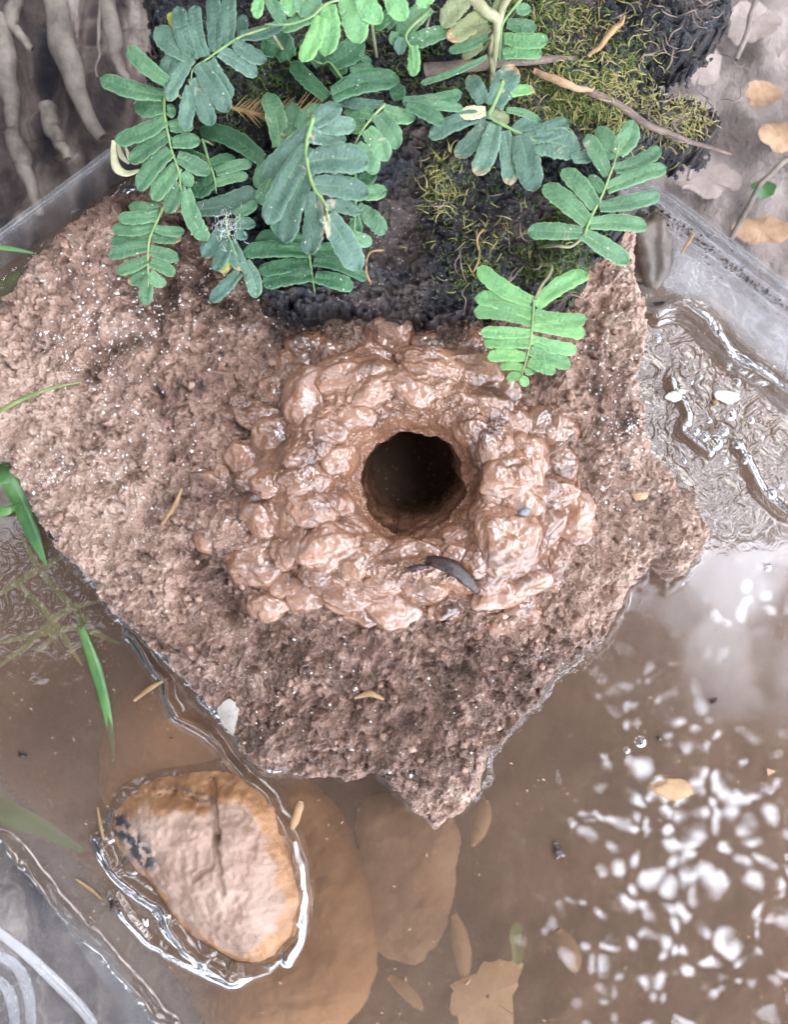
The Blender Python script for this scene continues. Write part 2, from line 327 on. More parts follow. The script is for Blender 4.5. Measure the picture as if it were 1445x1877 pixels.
F_yellow = fern_mat('fern_yellow', (0.42, 0.45, 0.06), (0.5, 0.5, 0.1), (0.5, 0.5, 0.2), (0.4, 0.4, 0.1), 0.3)
F_dry = fern_mat('fern_dry_cream', (0.50, 0.48, 0.28), (0.62, 0.60, 0.40), (0.7, 0.66, 0.5), (0.5, 0.4, 0.25), 0.4)
m, nt, b = mat('fern_midrib'); M_rib = m
nt.links.new(ramp(nt, noise(nt, 200, 3), [(0.35, (0.12, 0.23, 0.08)), (0.6, (0.20, 0.30, 0.10)), (0.70, (0.30, 0.25, 0.15))]), b.inputs['Base Color']); b.inputs['Roughness'].default_value = 0.5
m, nt, b = mat('fern_stipe'); M_stipe = m
nt.links.new(ramp(nt, noise(nt, 200, 3), [(0.35, (0.20, 0.20, 0.10)), (0.65, (0.33, 0.31, 0.19))]), b.inputs['Base Color']); b.inputs['Roughness'].default_value = 0.6
def moss_mat(name, a_, b_, c_):
    m, nt, b = mat(name)
    nt.links.new(ramp(nt, attr(nt, 'a'), [(0.0, a_), (0.5, b_), (1.0, c_)]), b.inputs['Base Color']); b.inputs['Roughness'].default_value = 0.6
    return m
M_moss = moss_mat('moss_green', (0.018, 0.045, 0.008), (0.075, 0.115, 0.016), (0.19, 0.21, 0.04))
M_drymoss = moss_mat('moss_golden', (0.12, 0.11, 0.03), (0.28, 0.25, 0.08), (0.45, 0.38, 0.16))
m, nt, b = mat('grass_green'); M_grass = m
nt.links.new(ramp(nt, noise(nt, 60, 3), [(0.35, (0.04, 0.12, 0.03)), (0.65, (0.11, 0.23, 0.06))]), b.inputs['Base Color']); b.inputs['Roughness'].default_value = 0.35
m, nt, b = mat('grass_olive'); M_grass2 = m
nt.links.new(ramp(nt, noise(nt, 60, 3), [(0.35, (0.10, 0.15, 0.035)), (0.65, (0.26, 0.27, 0.10))]), b.inputs['Base Color']); b.inputs['Roughness'].default_value = 0.5

# murky water: clear film with silt in suspension + fresnel gloss
m = bpy.data.materials.new('murky_water'); m.use_nodes = True; nt = m.node_tree; nt.nodes.clear(); M_water = m
o_ = nn(nt, 'ShaderNodeOutputMaterial'); tr = nn(nt, 'ShaderNodeBsdfTransparent'); tr.inputs[0].default_value = (0.88, 0.83, 0.76, 1)
df = nn(nt, 'ShaderNodeBsdfDiffuse'); nt.links.new(ramp(nt, noise(nt, 9, 4, 0.6), [(0.3, (0.115, 0.078, 0.055)), (0.7, (0.18, 0.122, 0.088))]), df.inputs[0])
gl = nn(nt, 'ShaderNodeBsdfGlossy', Roughness=0.015); fr = nn(nt, 'ShaderNodeFresnel', IOR=1.5)
bp = nn(nt, 'ShaderNodeBump', Distance=0.00017, Strength=1.0)
hb = math_(nt, 'ADD', noise(nt, 22, 1, 0.4), math_(nt, 'MULTIPLY', noise(nt, 60, 1, 0.4), 0.06))
rip = attr(nt, 'ripple'); hb = math_(nt, 'ADD', hb, math_(nt, 'MULTIPLY', math_(nt, 'MULTIPLY', noise(nt, 120, 2, 0.5, dist=1.8), rip), 3.2))
nt.links.new(hb, bp.inputs['Height']); nt.links.new(bp.outputs[0], gl.inputs['Normal']); nt.links.new(bp.outputs[0], fr.inputs['Normal'])
m1 = nn(nt, 'ShaderNodeMixShader'); nt.links.new(ramp(nt, noise(nt, 11, 3), [(0.3, 0.38), (0.7, 0.58)]), m1.inputs[0]); nt.links.new(tr.outputs[0], m1.inputs[1]); nt.links.new(df.outputs[0], m1.inputs[2])
m2 = nn(nt, 'ShaderNodeMixShader'); nt.links.new(fr.outputs[0], m2.inputs[0]); nt.links.new(m1.outputs[0], m2.inputs[1]); nt.links.new(gl.outputs[0], m2.inputs[2])
nt.links.new(m2.outputs[0], o_.inputs[0])
# scuffed clear plastic
def plastic(name, haze, rough):
    m = bpy.data.materials.new(name); m.use_nodes = True; nt = m.node_tree; nt.nodes.clear()
    o_ = nn(nt, 'ShaderNodeOutputMaterial'); tr = nn(nt, 'ShaderNodeBsdfTransparent'); tr.inputs[0].default_value = (0.93, 0.94, 0.95, 1)
    df = nn(nt, 'ShaderNodeBsdfDiffuse'); df.inputs[0].default_value = (0.62, 0.60, 0.60, 1)
    gl = nn(nt, 'ShaderNodeBsdfGlossy', Roughness=rough); fr = nn(nt, 'ShaderNodeFresnel', IOR=1.5)
    gb = nn(nt, 'ShaderNodeNewGeometry'); nt.links.new(math_(nt, 'SUBTRACT', 1.5, math_(nt, 'MULTIPLY', gb.outputs['Backfacing'], 0.8333)), fr.inputs['IOR'])
    bp = nn(nt, 'ShaderNodeBump', Distance=0.002, Strength=0.6); mp = nn(nt, 'ShaderNodeMapping'); g = nn(nt, 'ShaderNodeNewGeometry')
    nt.links.new(g.outputs['Position'], mp.inputs[0]); mp.inputs['Scale'].default_value = (1, 1, 0.35)
    nt.links.new(noise(nt, 45, 3, 0.5, vec=mp.outputs[0]), bp.inputs['Height']); nt.links.new(bp.outputs[0], gl.inputs['Normal'])
    m1 = nn(nt, 'ShaderNodeMixShader'); nt.links.new(ramp(nt, noise(nt, 25, 5, 0.65), [(0.35, haze * 0.6), (0.7, haze * 1.6)]), m1.inputs[0]); nt.links.new(tr.outputs[0], m1.inputs[1]); nt.links.new(df.outputs[0], m1.inputs[2])
    m2 = nn(nt, 'ShaderNodeMixShader'); nt.links.new(math_(nt, 'MULTIPLY', fr.outputs[0], 0.45, True), m2.inputs[0]); nt.links.new(m1.outputs[0], m2.inputs[1]); nt.links.new(gl.outputs[0], m2.inputs[2])
    nt.links.new(m2.outputs[0], o_.inputs[0]); return m
M_plastic = plastic('scuffed_clear_plastic', 0.10, 0.12)
M_plastic2 = plastic('clear_plastic_ledge', 0.30, 0.08)
m, nt, b = mat('bubble_film'); M_bubble = m
nt.nodes.remove(b); tr = nn(nt, 'ShaderNodeBsdfTransparent'); gl = nn(nt, 'ShaderNodeBsdfGlossy', Roughness=0.03); fr = nn(nt, 'ShaderNodeFresnel', IOR=1.7)
m2 = nn(nt, 'ShaderNodeMixShader'); nt.links.new(fr.outputs[0], m2.inputs[0]); nt.links.new(tr.outputs[0], m2.inputs[1]); nt.links.new(gl.outputs[0], m2.inputs[2]); nt.links.new(m2.outputs[0], nt.nodes['Material Output'].inputs[0])

# ------------------------------------------------------------------ outlines (photo pixels)
SLAB = [(-90, 600), (-40, 580), (0, 560), (28, 515), (45, 485), (75, 455), (130, 405), (190, 355), (245, 322), (400, 300), (700, 280), (1000, 330), (1130, 360),
        (1165, 400), (1178, 440), (1180, 500), (1200, 560), (1196, 620), (1183, 680), (1190, 760), (1197, 815), (1230, 850), (1250, 885),
        (1282, 893), (1290, 930), (1307, 970), (1300, 1010), (1270, 1050), (1245, 1068), (1228, 1050), (1210, 1030), (1190, 1060), (1165, 1080), (1150, 1120),
        (1120, 1170), (1070, 1210), (1030, 1240), (1000, 1290), (955, 1330), (920, 1370), (900, 1400), (895, 1440), (870, 1485), (830, 1512), (795, 1530),
        (765, 1510), (745, 1480), (715, 1455), (690, 1430), (640, 1442), (560, 1432), (480, 1425), (455, 1400), (400, 1330), (340, 1260), (275, 1195),
        (200, 1130), (165, 1075), (110, 1020), (60, 950), (20, 880), (0, 850), (-90, 830)]
COB = [(192, 1505), (215, 1470), (270, 1443), (340, 1430), (400, 1425), (450, 1440), (490, 1480), (515, 1530), (538, 1590), (550, 1650), (545, 1700),
       (520, 1750), (490, 1780), (460, 1790), (423, 1784), (364, 1750), (310, 1706), (277, 1656), (234, 1612), (194, 1554)]
TANK = [(-558, 913), (-560, 915), (0, 500), (230, 330), (690, -20), (1010, 250), (1180, 480), (1222, 538), (1300, 562), (1362, 628), (1405, 664), (1445, 698), (1560, 800), (2600, 1700), (900, 3000), (300, 1877), (0, 1540)]
HOLE = (757, 886)
def closed(poly, n=90):
    P = [tuple(p) for p in poly]; Q = spline(P[-2:] + P + P[:2], n + 40); m_ = len(P) + 3
    t = np.linspace(0, m_, n + 40); return Q[(t >= 2) & (t < m_ - 1 + 0.0)]
def boxblur(A, r, it=2):
    for _ in range(it):
        for ax in (0, 1):
            P_ = np.pad(A, [(r + 1, r) if a == ax else (0, 0) for a in (0, 1)], mode='edge'); c_ = np.cumsum(P_, axis=ax)
            A = (np.take(c_, range(2 * r + 1, c_.shape[ax]), axis=ax) - np.take(c_, range(0, c_.shape[ax] - 2 * r - 1), axis=ax)) / (2 * r + 1)
    return A
def heightfield(name, poly, z0, step, zfun, m, parent=None, margin=30, cut=None, attrs_fun=None, edge_noise=(0.03, 6), soften=0):
    k = K(z0) * S; P = np.array(poly, float)
    xs = np.arange(P[:, 0].min() - margin, P[:, 0].max() + margin, step); ys = np.arange(P[:, 1].min() - margin, P[:, 1].max() + margin, step)
    X, Y = np.meshgrid(xs, ys)
    d = sdf(poly, X, Y) + fbm(X * edge_noise[0], Y * edge_noise[0], 3.3, 4, 0.6) * edge_noise[1]
    if soften: w_ = sstep(0, 25, d); d = d * (1 - w_) + boxblur(d, soften) * w_
    Z, D = zfun(X, Y, d)
    keep = d > -margin + 4
    if cut is not None: keep &= ~cut(X, Y)
    V = np.stack([(X - CX) * k, -(Y - CY) * k, Z], -1)
    at = attrs_fun(X, Y, d, Z) if attrs_fun else {}
    F = grid_faces(len(ys), len(xs), keep)
    V2, F2, at2 = compact(V.reshape(-1, 3), F[:, ::-1], at)
    # fold the fine crumbs sideways a little too
    if D is not None:
        dv = D.reshape(-1, 2)[np.unique(F.ravel())] ; V2[:, :2] += dv
    o = mesh(name, V2, F2, m, parent, at2)
    def look(px, py, zz=None):
        kk = K(z0 if zz is None else zz) / K(z0)
        px = CX + (px - CX) * kk; py = CY + (py - CY) * kk
        i = int(np.clip((py - ys[0]) / step, 0, len(ys) - 1)); j = int(np.clip((px - xs[0]) / step, 0, len(xs) - 1))
        return Z[i, j]
    return o, look

# ------------------------------------------------------------------ setting: ground, silt, water
def gz(X, Y): return -0.085 + fbm(X * 0.006, Y * 0.006, 1.0, 5, 0.55) * 0.018 + fbm(X * .04, Y * .04, 2, 3, .6) * 0.004
xs = np.arange(-2600, 4100, 22.0); ys = np.arange(-2600, 4600, 22.0); X, Y = np.meshgrid(xs, ys)
inn = sdf(TANK, X, Y)
Z = gz(X, Y) - 0.03 * sstep(-160, 30, inn)
g_ = mesh('ground', np.stack([(X - CX) * S, -(Y - CY) * S, Z], -1).reshape(-1, 3), grid_faces(len(ys), len(xs))[:, ::-1], M_soil, attrs={'sand': sstep(900, 1250, X + fbm(X*.01, Y*.01, 3, 3)*120)}); tag(g_, kind='structure')
xs = np.arange(-600, 2650, 8.0); ys = np.arange(-60, 3050, 8.0); X, Y = np.meshgrid(xs, ys)
dT = sdf(TANK, X, Y)
Zb = -0.034 + fbm(X * 0.008, Y * 0.008, 5, 4) * 0.006 + fbm(X * .05, Y * .05, 5, 3) * .0012
V, F, at = compact(np.stack([(X - CX) * S, -(Y - CY) * S, Zb], -1).reshape(-1, 3), grid_faces(len(ys), len(xs), dT > 6)[:, ::-1], {})
tag(mesh('silt_bed', V, F, M_bed), kind='structure')
step = 3.0
xs = np.arange(-130, 1580, step); ys = np.arange(-60, 2010, step); X, Y = np.meshgrid(xs, ys)
dS = sdf([((x - CX) * K(.02) + CX, (y - CY) * K(.02) + CY) for x, y in SLAB], X, Y) + fbm(X * .03, Y * .03, 3.3, 4, .6) * 6
dC = sdf(COB, X, Y); dT = sdf(TANK, X, Y); dT2 = dT + fbm(X * .02, Y * .02, 8, 3) * 10
Zw = fbm(X * .01, Y * .01, 9, 2) * 0.00003
men = lambda d, w, h: h * np.exp(-np.clip(d, 0, None) / w)
Zw += men(-dS - 6, 9, .0026) * (.12 + .88 * sstep(620, 430, X)) + men(-dC, 9, .0022) * (.45 + .55 * sstep(-.1, .25, fbm(X * .02, Y * .02, 31, 2))) + men(dT2, 8, .0026) 
# raised ropes of trapped water drawn out from the rock and the stone
for pts, w, h in [([(240, 1165), (270, 1205), (300, 1245), (325, 1310), (390, 1345), (425, 1400), (480, 1450), (520, 1510), (548, 1600), (552, 1690), (525, 1760)], 9, .0022),
                  ([(183, 1540), (215, 1600), (250, 1630), (300, 1660), (335, 1730), (430, 1795)], 10, .0028),
                  ([(1200, 572), (1245, 562), (1292, 594), (1342, 660), (1400, 694), (1450, 735)], 13, .0034), ([(1205, 590), (1250, 584), (1290, 618), (1330, 670)], 7, .0016),
                  ([(1230, 700), (1260, 760), (1250, 790), (1300, 830)], 7, .0015), ([(1355, 820), (1395, 900), (1445, 945)], 8, .0018),
                  ([(210, 1640), (270, 1720), (420, 1800)], 9, .0012), ([(8, 1532), (70, 1606), (110, 1660), (170, 1722), (215, 1770), (262, 1822), (312, 1880), (370, 1940)], 9, .0030)]:
    d = linedist(spline(pts, 24), X + perlin(X * .03, Y * .03, 4) * 8, Y + perlin(X * .03, Y * .03, 7) * 8); Zw += h * np.exp(-(d / w) ** 2)
ripple = sstep(260, 60, np.hypot((X - 1330) * 1.0, (Y - 730) * .8)) * 1.3 + sstep(180, 50, np.hypot(X - 80, (Y - 1080))) * .8 + sstep(200, 60, np.hypot((X - 230), (Y - 1720))) * .8
keep = (dS < 26) & (dC < 26) & (dT > -3)
V, F, at = compact(np.stack([(X - CX) * S, -(Y - CY) * S, Zw], -1).reshape(-1, 3), grid_faces(len(ys), len(xs), keep)[:, ::-1], {'ripple': ripple})
tag(mesh('water', V, F, M_water, attrs=at), kind='structure')

# ------------------------------------------------------------------ clear plastic tank
tank = empty('plastic_tank', W(700, 1100, -0.05), 'clear scuffed plastic tank holding the muddy water, rock and stones', 'tank')
ctr = np.array([700, 1000.0])
def ringpt(p, out_px, z):
    p = np.array(p, float); d = p - ctr; d /= np.linalg.norm(d); q = p + d * out_px
    return ((q[0] - CX) * S, -(q[1] - CY) * S, z)
def wall(pts, prof, name, m, th=0.0014, n=40):
    L = spline(pts, n) if len(pts) > 2 else np.array([np.array(pts[0]) + (np.array(pts[1]) - np.array(pts[0])) * t for t in np.linspace(0, 1, n)])
    rows = []
    pr = list(prof) + [(o + th / S, z) for o, z in reversed(prof)]
    for o, z in pr: rows.append([ringpt(p, o, z) for p in L])
    V = np.array(rows); F = grid_faces(len(pr), n)
    return mesh(name, V.reshape(-1, 3), F, m, tank)
LC = (-558, 913); TC = (690, -20); RC = (2600, 1690); BC = (900, 3000)
pv = [(2, -.05), (2, -.02), (3, 0.01), (4, .04), (6, .15)]
wall([LC, (0, 500), (230, 330), TC], [(2, -.05), (2, -.02), (3, .005), (4, .022), (14, .024), (16, .020)], 'wall', M_plastic)
wall([BC, (300, 1877), (0, 1540), LC], pv, 'wall', M_plastic)
wall([(690, -20), (1010, 250), (1200, 385), (1445, 570), (2600, 1440)], [(-2, .012), (0, .017), (8, .0175), (9, -.05)], 'wall', M_plastic, n=60)
# ledge between the water's edge and the upper wall on the right
R1 = spline([(1010, 262), (1205, 536), (1298, 560), (1360, 626), (1403, 662), (1445, 696), (1560, 798), (2600, 1700)], 80)
R2 = spline([(1012, 250), (1190, 376), (1290, 452), (1345, 494), (1390, 528), (1445, 570), (1560, 655), (2600, 1440)], 80)
rows = []
for t in np.linspace(0, 1, 24):
    P = R1 * (1 - t) + R2 * t
    z = -0.002 + .014 * t + 0.0035 * math.exp(-((t - .72) / .05) ** 2) + .003 * math.exp(-((t - .93) / .03) ** 2)
    rows.append(np.stack([(P[:, 0] - CX) * S, -(P[:, 1] - CY) * S, z + perlin(P[:, 0] * .02, P[:, 1] * .02, 1) * .0012], -1))
mesh('ledge', np.array(rows).reshape(-1, 3), grid_faces(24, 80), M_plastic2, tank)
mesh('floor', [ringpt(p, 0, -.0505) for p in (LC, BC, RC, TC)], [[0, 1, 2, 3]], M_plastic, tank)
for pts in ([(-14, 1745), (30, 1772), (52, 1825), (58, 1900)], [(-14, 1790), (12, 1812), (24, 1850), (28, 1900)], [(-14, 1700), (60, 1760), (150, 1850), (180, 1900)]):
    mb = MB(); mb.tube(spline([W(x, y, .055) for x, y in pts], 24), [.0016, .0022, .0016], 10, flat=.5); mb.build('molded_ridge', M_plastic2, tank)
# dirt crust along the right seam
mb = MB()
for i in range(520):
    t = random.random(); px = 1180 + t * 330; py = 366 + t * 250 + random.gauss(0, 5 + 3 * (t < .3)); 
    if random.random() < .12: px += random.gauss(0, 25); py += random.gauss(0, 22)
    r = random.uniform(.0002, .0009); x, y, z = W(px, py, .0135)
    V = np.array([(x + r * random.uniform(-1, 1), y + r * random.uniform(-1, 1), z + r * random.uniform(-.6, 1)) for _ in range(4)])
    mb.add(V, [[0, 1, 2], [0, 2, 3], [0, 3, 1], [1, 3, 2]])
tag(mb.build('dirt_crust', M_dark, smooth=False), kind='stuff')

# ------------------------------------------------------------------ the slab
def slab_z(X, Y, d):
    top = 0.028 + fbm(X * .004, Y * .004, 2.0, 3) * .010
    top += .006 * np.exp(-((X - 120) ** 2 + (Y - 560) ** 2) / 180 ** 2) - .004 * np.exp(-((X - 700) ** 2 + (Y - 1300) ** 2) / 260 ** 2)
    wx = X + fbm(X * .02, Y * .02, 6, 3) * 26; wy = Y + fbm(X * .02, Y * .02, 12, 3) * 26
    st_ = (wx * .55 + wy * .85) / 95 + fbm(X * .008, Y * .008, 50, 3) * 1.6; top += ((st_ % 1.0) ** 2.5) * .0028 * sstep(-.2, .2, perlin(X / 160, Y / 160, 77))
    for pts, w, h in [([(330, 380), (318, 470), (300, 560), (285, 610), (210, 640), (160, 690)], 20, -.0075), ([(240, 330), (228, 400), (235, 470)], 12, -.006),
                      ([(345, 380), (370, 500), (420, 560)], 40, -.007), ([(300, 620), (270, 690), (290, 740)], 9, -.004),
                      ([(360, 1010), (400, 1060), (420, 1130)], 24, -.009), ([(450, 1150), (520, 1160), (600, 1200)], 16, -.004), ([(560, 1180), (520, 1230)], 10, -.003),
                      ([(1105, 560), (1080, 640), (1090, 740)], 14, -.003), ([(130, 900), (300, 860), (420, 880)], 14, -.002), ([(330, 810), (400, 760), (430, 700)], 10, -.003),
                      ([(1010, 1250), (960, 1280), (900, 1350)], 12, -.003), ([(1200, 820), (1180, 900), (1210, 960)], 12, -.002)]:
        top += h * np.exp(-(linedist(pts, wx, wy) / w) ** 2)
    f1, f2 = worley(wx / 34, wy / 34); top += (np.clip(f2 - f1, 0, .4)) * .0014 + fbm(X/60, Y/60, 3, 3)*.0030
    f1, f2 = worley(wx / 13 + 7, wy / 13); top += (np.clip(f2 - f1, 0, .40)) * .0016 * (.4 + sstep(-.2, .3, fbm(X * .012, Y * .012, 5, 2)))
    top += fbm(X / 26, Y / 26, 0, 5, .66) * .0024
    f1, f2 = worley(wx / 7.5 + 31, wy / 7.5); top += (np.clip(f2 - f1, 0, .4)) * .0014
    for sc_, am_ in ((15, .0022), (9, .0013)):
        f1, f2 = worley(wx / sc_ + sc_, wy / sc_ - 5); top += am_ * np.sqrt(np.clip(1 - (f1 * 1.35) ** 2, 0, 1)) * sstep(-.35, .1, perlin(X / 40, Y / 40, sc_))
    rr = fbm(X / 9, Y / 9, 4, 3, .65, ridged=True); rough = 0.55 + 0.9 * sstep(-.1, .3, fbm(X * .006, Y * .006, 14, 2) + .15)
    top += rr * .0007 * rough
    edge = sstep(-20, 12, d)
    z = -.034 + (top + .034) * edge + np.where(d < 40, -.004 * (1 - sstep(0, 40, d)), 0)
    D = np.stack([perlin(X / 11, Y / 11, 21) * .0006, perlin(X / 11, Y / 11, 31) * .0006], -1)
    return z, D
k_ = K(.028)
def slab_at(X, Y, d, Z):  # wet: damp tone plus shade painted into crevices and below the bark
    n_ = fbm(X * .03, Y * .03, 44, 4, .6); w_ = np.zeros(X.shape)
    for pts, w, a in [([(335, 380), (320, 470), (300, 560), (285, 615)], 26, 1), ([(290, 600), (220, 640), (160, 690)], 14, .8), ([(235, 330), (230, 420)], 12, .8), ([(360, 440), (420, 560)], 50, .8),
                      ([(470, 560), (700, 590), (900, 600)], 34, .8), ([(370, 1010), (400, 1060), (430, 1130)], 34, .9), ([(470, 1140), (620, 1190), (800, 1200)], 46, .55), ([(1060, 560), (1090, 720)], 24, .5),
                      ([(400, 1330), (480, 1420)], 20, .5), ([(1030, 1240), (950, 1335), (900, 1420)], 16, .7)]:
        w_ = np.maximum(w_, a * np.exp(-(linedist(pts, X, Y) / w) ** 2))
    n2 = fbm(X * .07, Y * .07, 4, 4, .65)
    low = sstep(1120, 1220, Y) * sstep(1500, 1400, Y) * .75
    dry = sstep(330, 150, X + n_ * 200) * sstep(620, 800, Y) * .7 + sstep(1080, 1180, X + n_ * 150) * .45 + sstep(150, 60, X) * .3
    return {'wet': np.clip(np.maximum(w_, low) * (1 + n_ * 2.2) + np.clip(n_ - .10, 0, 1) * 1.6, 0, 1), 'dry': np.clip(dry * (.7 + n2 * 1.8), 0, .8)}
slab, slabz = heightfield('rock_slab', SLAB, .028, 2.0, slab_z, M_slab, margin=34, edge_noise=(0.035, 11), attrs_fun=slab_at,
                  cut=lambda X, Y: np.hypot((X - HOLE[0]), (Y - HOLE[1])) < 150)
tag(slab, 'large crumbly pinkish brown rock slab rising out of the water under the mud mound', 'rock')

# ------------------------------------------------------------------ mud chimney (one surface: bore, lip, lumpy ring) + pellets
CHX, CHY = 745, 890
chim = empty('crayfish_chimney', W(CHX, CHY, .03), 'wet lumpy brown mud chimney with a round dark burrow hole in the middle', 'mud mound')
PEL = [(710,130,85,95),(640,210,80,50),(580,275,120,70),(430,350,85,95),(410,190,80,70),(300,330,50,60),(470,175,65,50),(960,150,78,65),(840,240,110,60),(960,260,110,70),
 (830,160,50,40),(260,425,100,50),(300,480,75,62),(400,640,80,50),(190,560,60,60),(120,600,40,40),(80,650,75,42),(170,740,45,80),(250,750,60,72),(70,820,62,72),(285,650,62,40),
 (420,740,80,60),(250,900,115,90),(350,890,60,50),(480,870,95,70),(575,930,60,50),(530,1030,90,60),(410,1030,60,60),(330,1010,60,50),(270,1080,60,50),(690,1070,110,70),(600,1090,60,50),
 (830,1000,70,60),(900,1080,60,50),(740,900,80,50),(940,910,60,45),(1020,920,60,50),(1110,850,100,105),(1240,770,70,90),(1160,960,90,80),(1090,1020,90,60),(1355,760,80,80),(1290,900,60,70),
 (1280,1000,70,50),(1100,1160,80,55),(1180,1090,60,60),(1270,460,85,80),(1300,560,70,70),(1190,560,62,85),(1120,620,80,70),(1060,520,60,70),(1000,450,60,55),(1130,430,60,50),(1050,380,70,50),
 (1100,320,60,60),(1250,680,95,50),(1180,700,60,50),(640,320,80,45),(780,320,80,45),(560,410,70,45),(480,450,70,50),(500,560,70,60),(500,740,60,60),(620,880,70,45),(560,820,60,50),
 (850,890,70,38),(950,840,60,36),(1060,760,60,60),(1070,690,55,55),(350,220,45,50),(520,250,50,50),(1180,480,50,45),(220,640,50,40),(380,560,50,45),(1050,980,55,50),(1190,850,60,60),(680,990,70,40),(450,960,60,45)]
PEL = [(350 + a / 1.927, 550 + b / 1.927, c / 1.927, d / 1.927) for a, b, c, d in PEL]
def outer_r(th):   # outer radius (px) of the ring by angle, image axes
    a = np.degrees(th) % 360
    return np.interp(a, [0, 25, 50, 75, 95, 120, 150, 180, 205, 230, 260, 290, 320, 345, 360], [322, 318, 312, 235, 232, 255, 295, 345, 312, 300, 292, 290, 285, 290, 322])
nT, nR, nD = 720, 250, 46
th = np.linspace(0, 2 * math.pi, nT, endpoint=False)
rl = 97 + 6 * fbm(np.cos(th) * 2, np.sin(th) * 2, 1, 3) * 2.0
ZL = .044
def ring_z(X, Y):
    dx, dy = X - CHX, Y - CHY; t = np.arctan2(dy, dx); r = np.hypot(dx, dy); ro = outer_r(t)
    q = np.clip((r - 90) / (ro - 90), 0, 1.2)
    base = .0285 + .0205 * sstep(1.0, .48, q) + .002 * np.sin(np.clip(q, 0, 1) * math.pi) - .010 * sstep(.42, 0, q)
    return base
TH, U = np.meshgrid(th, np.linspace(0, 1, nR))
RL = np.broadcast_to(rl, TH.shape); RO = outer_r(TH) + 22
R = RL + (RO - RL) * U ** 1.05
X = HOLE[0] + np.cos(TH) * R; Y = HOLE[1] + np.sin(TH) * R
Zc = ring_z(X, Y)
wx = X + fbm(X * .03, Y * .03, 6, 3) * 14; wy = Y + fbm(X * .03, Y * .03, 2, 3) * 14
f1, f2 = worley(wx / 42, wy / 42); Zc += (np.clip(f2 - f1, 0, .6)) * .003 * sstep(0, .25, U)
f1, f2 = worley(wx / 19 + 3, wy / 19); Zc += (np.clip(f2 - f1, 0, .5)) * .0012 * (0.3 + U)
Zc += fbm(X / 24, Y / 24, 2, 4, .5) * .0022 + np.abs(fbm(X / 9, Y / 9, 7, 3, .6)) * -.0011 * sstep(.9, .2, U)
Pm = np.full(X.shape, -1.0)
for px, py, rx, ry in PEL:
    zb = float(ring_z(np.array([px]), np.array([py]))[0]); rz = min(rx, ry) * S * .62
    q2 = ((X - px) / (rx * 1.35)) ** 2 + ((Y - py) / (ry * 1.35)) ** 2
    Pm = np.maximum(Pm, np.where(q2 < 1, zb + rz * 1.0 * np.sqrt(np.clip(1 - q2, 0, 1)), -1))
Pm = np.where(Pm > 0, Pm - .0036 + fbm(X / 30, Y / 30, 8, 3) * .0015, -1); h_ = np.clip(.5 + (Zc - Pm) / .004, 0, 1); Zc = np.where(Pm > 0, Pm + (Zc - Pm) * h_ + .001 * h_ * (1 - h_), Zc)
Zc -= .0028 * sstep(.12, 0, U)                       # rounded lip
Zc -= .022 * sstep(.90, 1.0, U)                      # tuck the rim into the slab
# bore
rows = []
for j in range(nD):
    s = j / (nD - 1); dep = 0.004 + 0.075 * s
    rr = rl * (1 - .10 * sstep(0, .25, s)) * (1 + .07 * fbm(np.cos(th) * 1.6, np.sin(th) * 1.6, s * 5 + 3, 4, .6)) * (1 + .03 * perlin(np.cos(th) * 6, np.sin(th) * 6, s * 14))
    rows.append((HOLE[0] + 6 * s + np.cos(th) * rr, HOLE[1] - 62 * s ** .8 + np.sin(th) * rr, Zc[0] - dep * (1 if j else 0) - (.0002 if not j else 0)))
rows = rows[::-1][:-1]
kz = lambda z: K(.045) * S
def towr(X, Y, Z): return np.stack([(X - CX) * K(.045) * S, -(Y - CY) * K(.045) * S, Z], -1)
A = np.concatenate([np.array([towr(*r) for r in rows]), towr(X, Y, Zc)])
nrow = A.shape[0]
V = np.concatenate([A.reshape(-1, 3), [A[0].mean(0)]]); F = grid_faces(nrow, nT, wrap=True)
capf = np.array([[len(V) - 1, (i + 1) % nT, i, i] for i in range(0)] or np.zeros((0, 4), int), int).reshape(-1, 4)
mesh('mud_wall', V[:-1], F, M_mud, chim)
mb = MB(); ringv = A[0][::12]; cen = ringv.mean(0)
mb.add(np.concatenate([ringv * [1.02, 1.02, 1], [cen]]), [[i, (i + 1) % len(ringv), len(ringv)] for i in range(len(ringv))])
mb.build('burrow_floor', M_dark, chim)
def ico(sub):
    me = bpy.data.meshes.new('t'); import bmesh; bm = bmesh.new(); bmesh.ops.create_icosphere(bm, subdivisions=sub, radius=1); bm.to_mesh(me); bm.free()
    V = np.array([v.co[:] for v in me.vertices]); F = np.array([p.vertices[:] for p in me.polygons]); bpy.data.meshes.remove(me); return V, F
IV, IF = ico(5); IV3, IF3 = ico(3)
def lump(name, px, py, z, rx, ry, rz, m, parent, rot=0, amp=.18, seed=0, freq=1.3, fine=.04, VF=None):
    V, F = VF or (IV, IF); s = seed * 3.7
    n = fbm(V[:, 0] * freq + s, V[:, 1] * freq - s, V[:, 2] * freq + s, 2, .45) * amp * 2 + np.abs(fbm(V[:, 0] * 3.2 + s, V[:, 1] * 3.2, V[:, 2] * 3.2 + s, 3, .5)) * -fine * 2.4 * (.2 + sstep(-.15, .25, perlin(V[:, 0] * 1.1 + s, V[:, 1] * 1.1, 5.5))) + perlin(V[:, 0] * 2.6 + s, V[:, 1] * 2.6, V[:, 2] * 2.6) * .10
    Q = V * (1 + n)[:, None] * [rx * S * K(z), ry * S * K(z), rz]
    c, sn = math.cos(rot), math.sin(rot); Q = np.stack([Q[:, 0] * c - Q[:, 1] * sn, Q[:, 0] * sn + Q[:, 1] * c, Q[:, 2]], -1)
    return mesh(name, Q + W(px, py, z), F, m, parent)
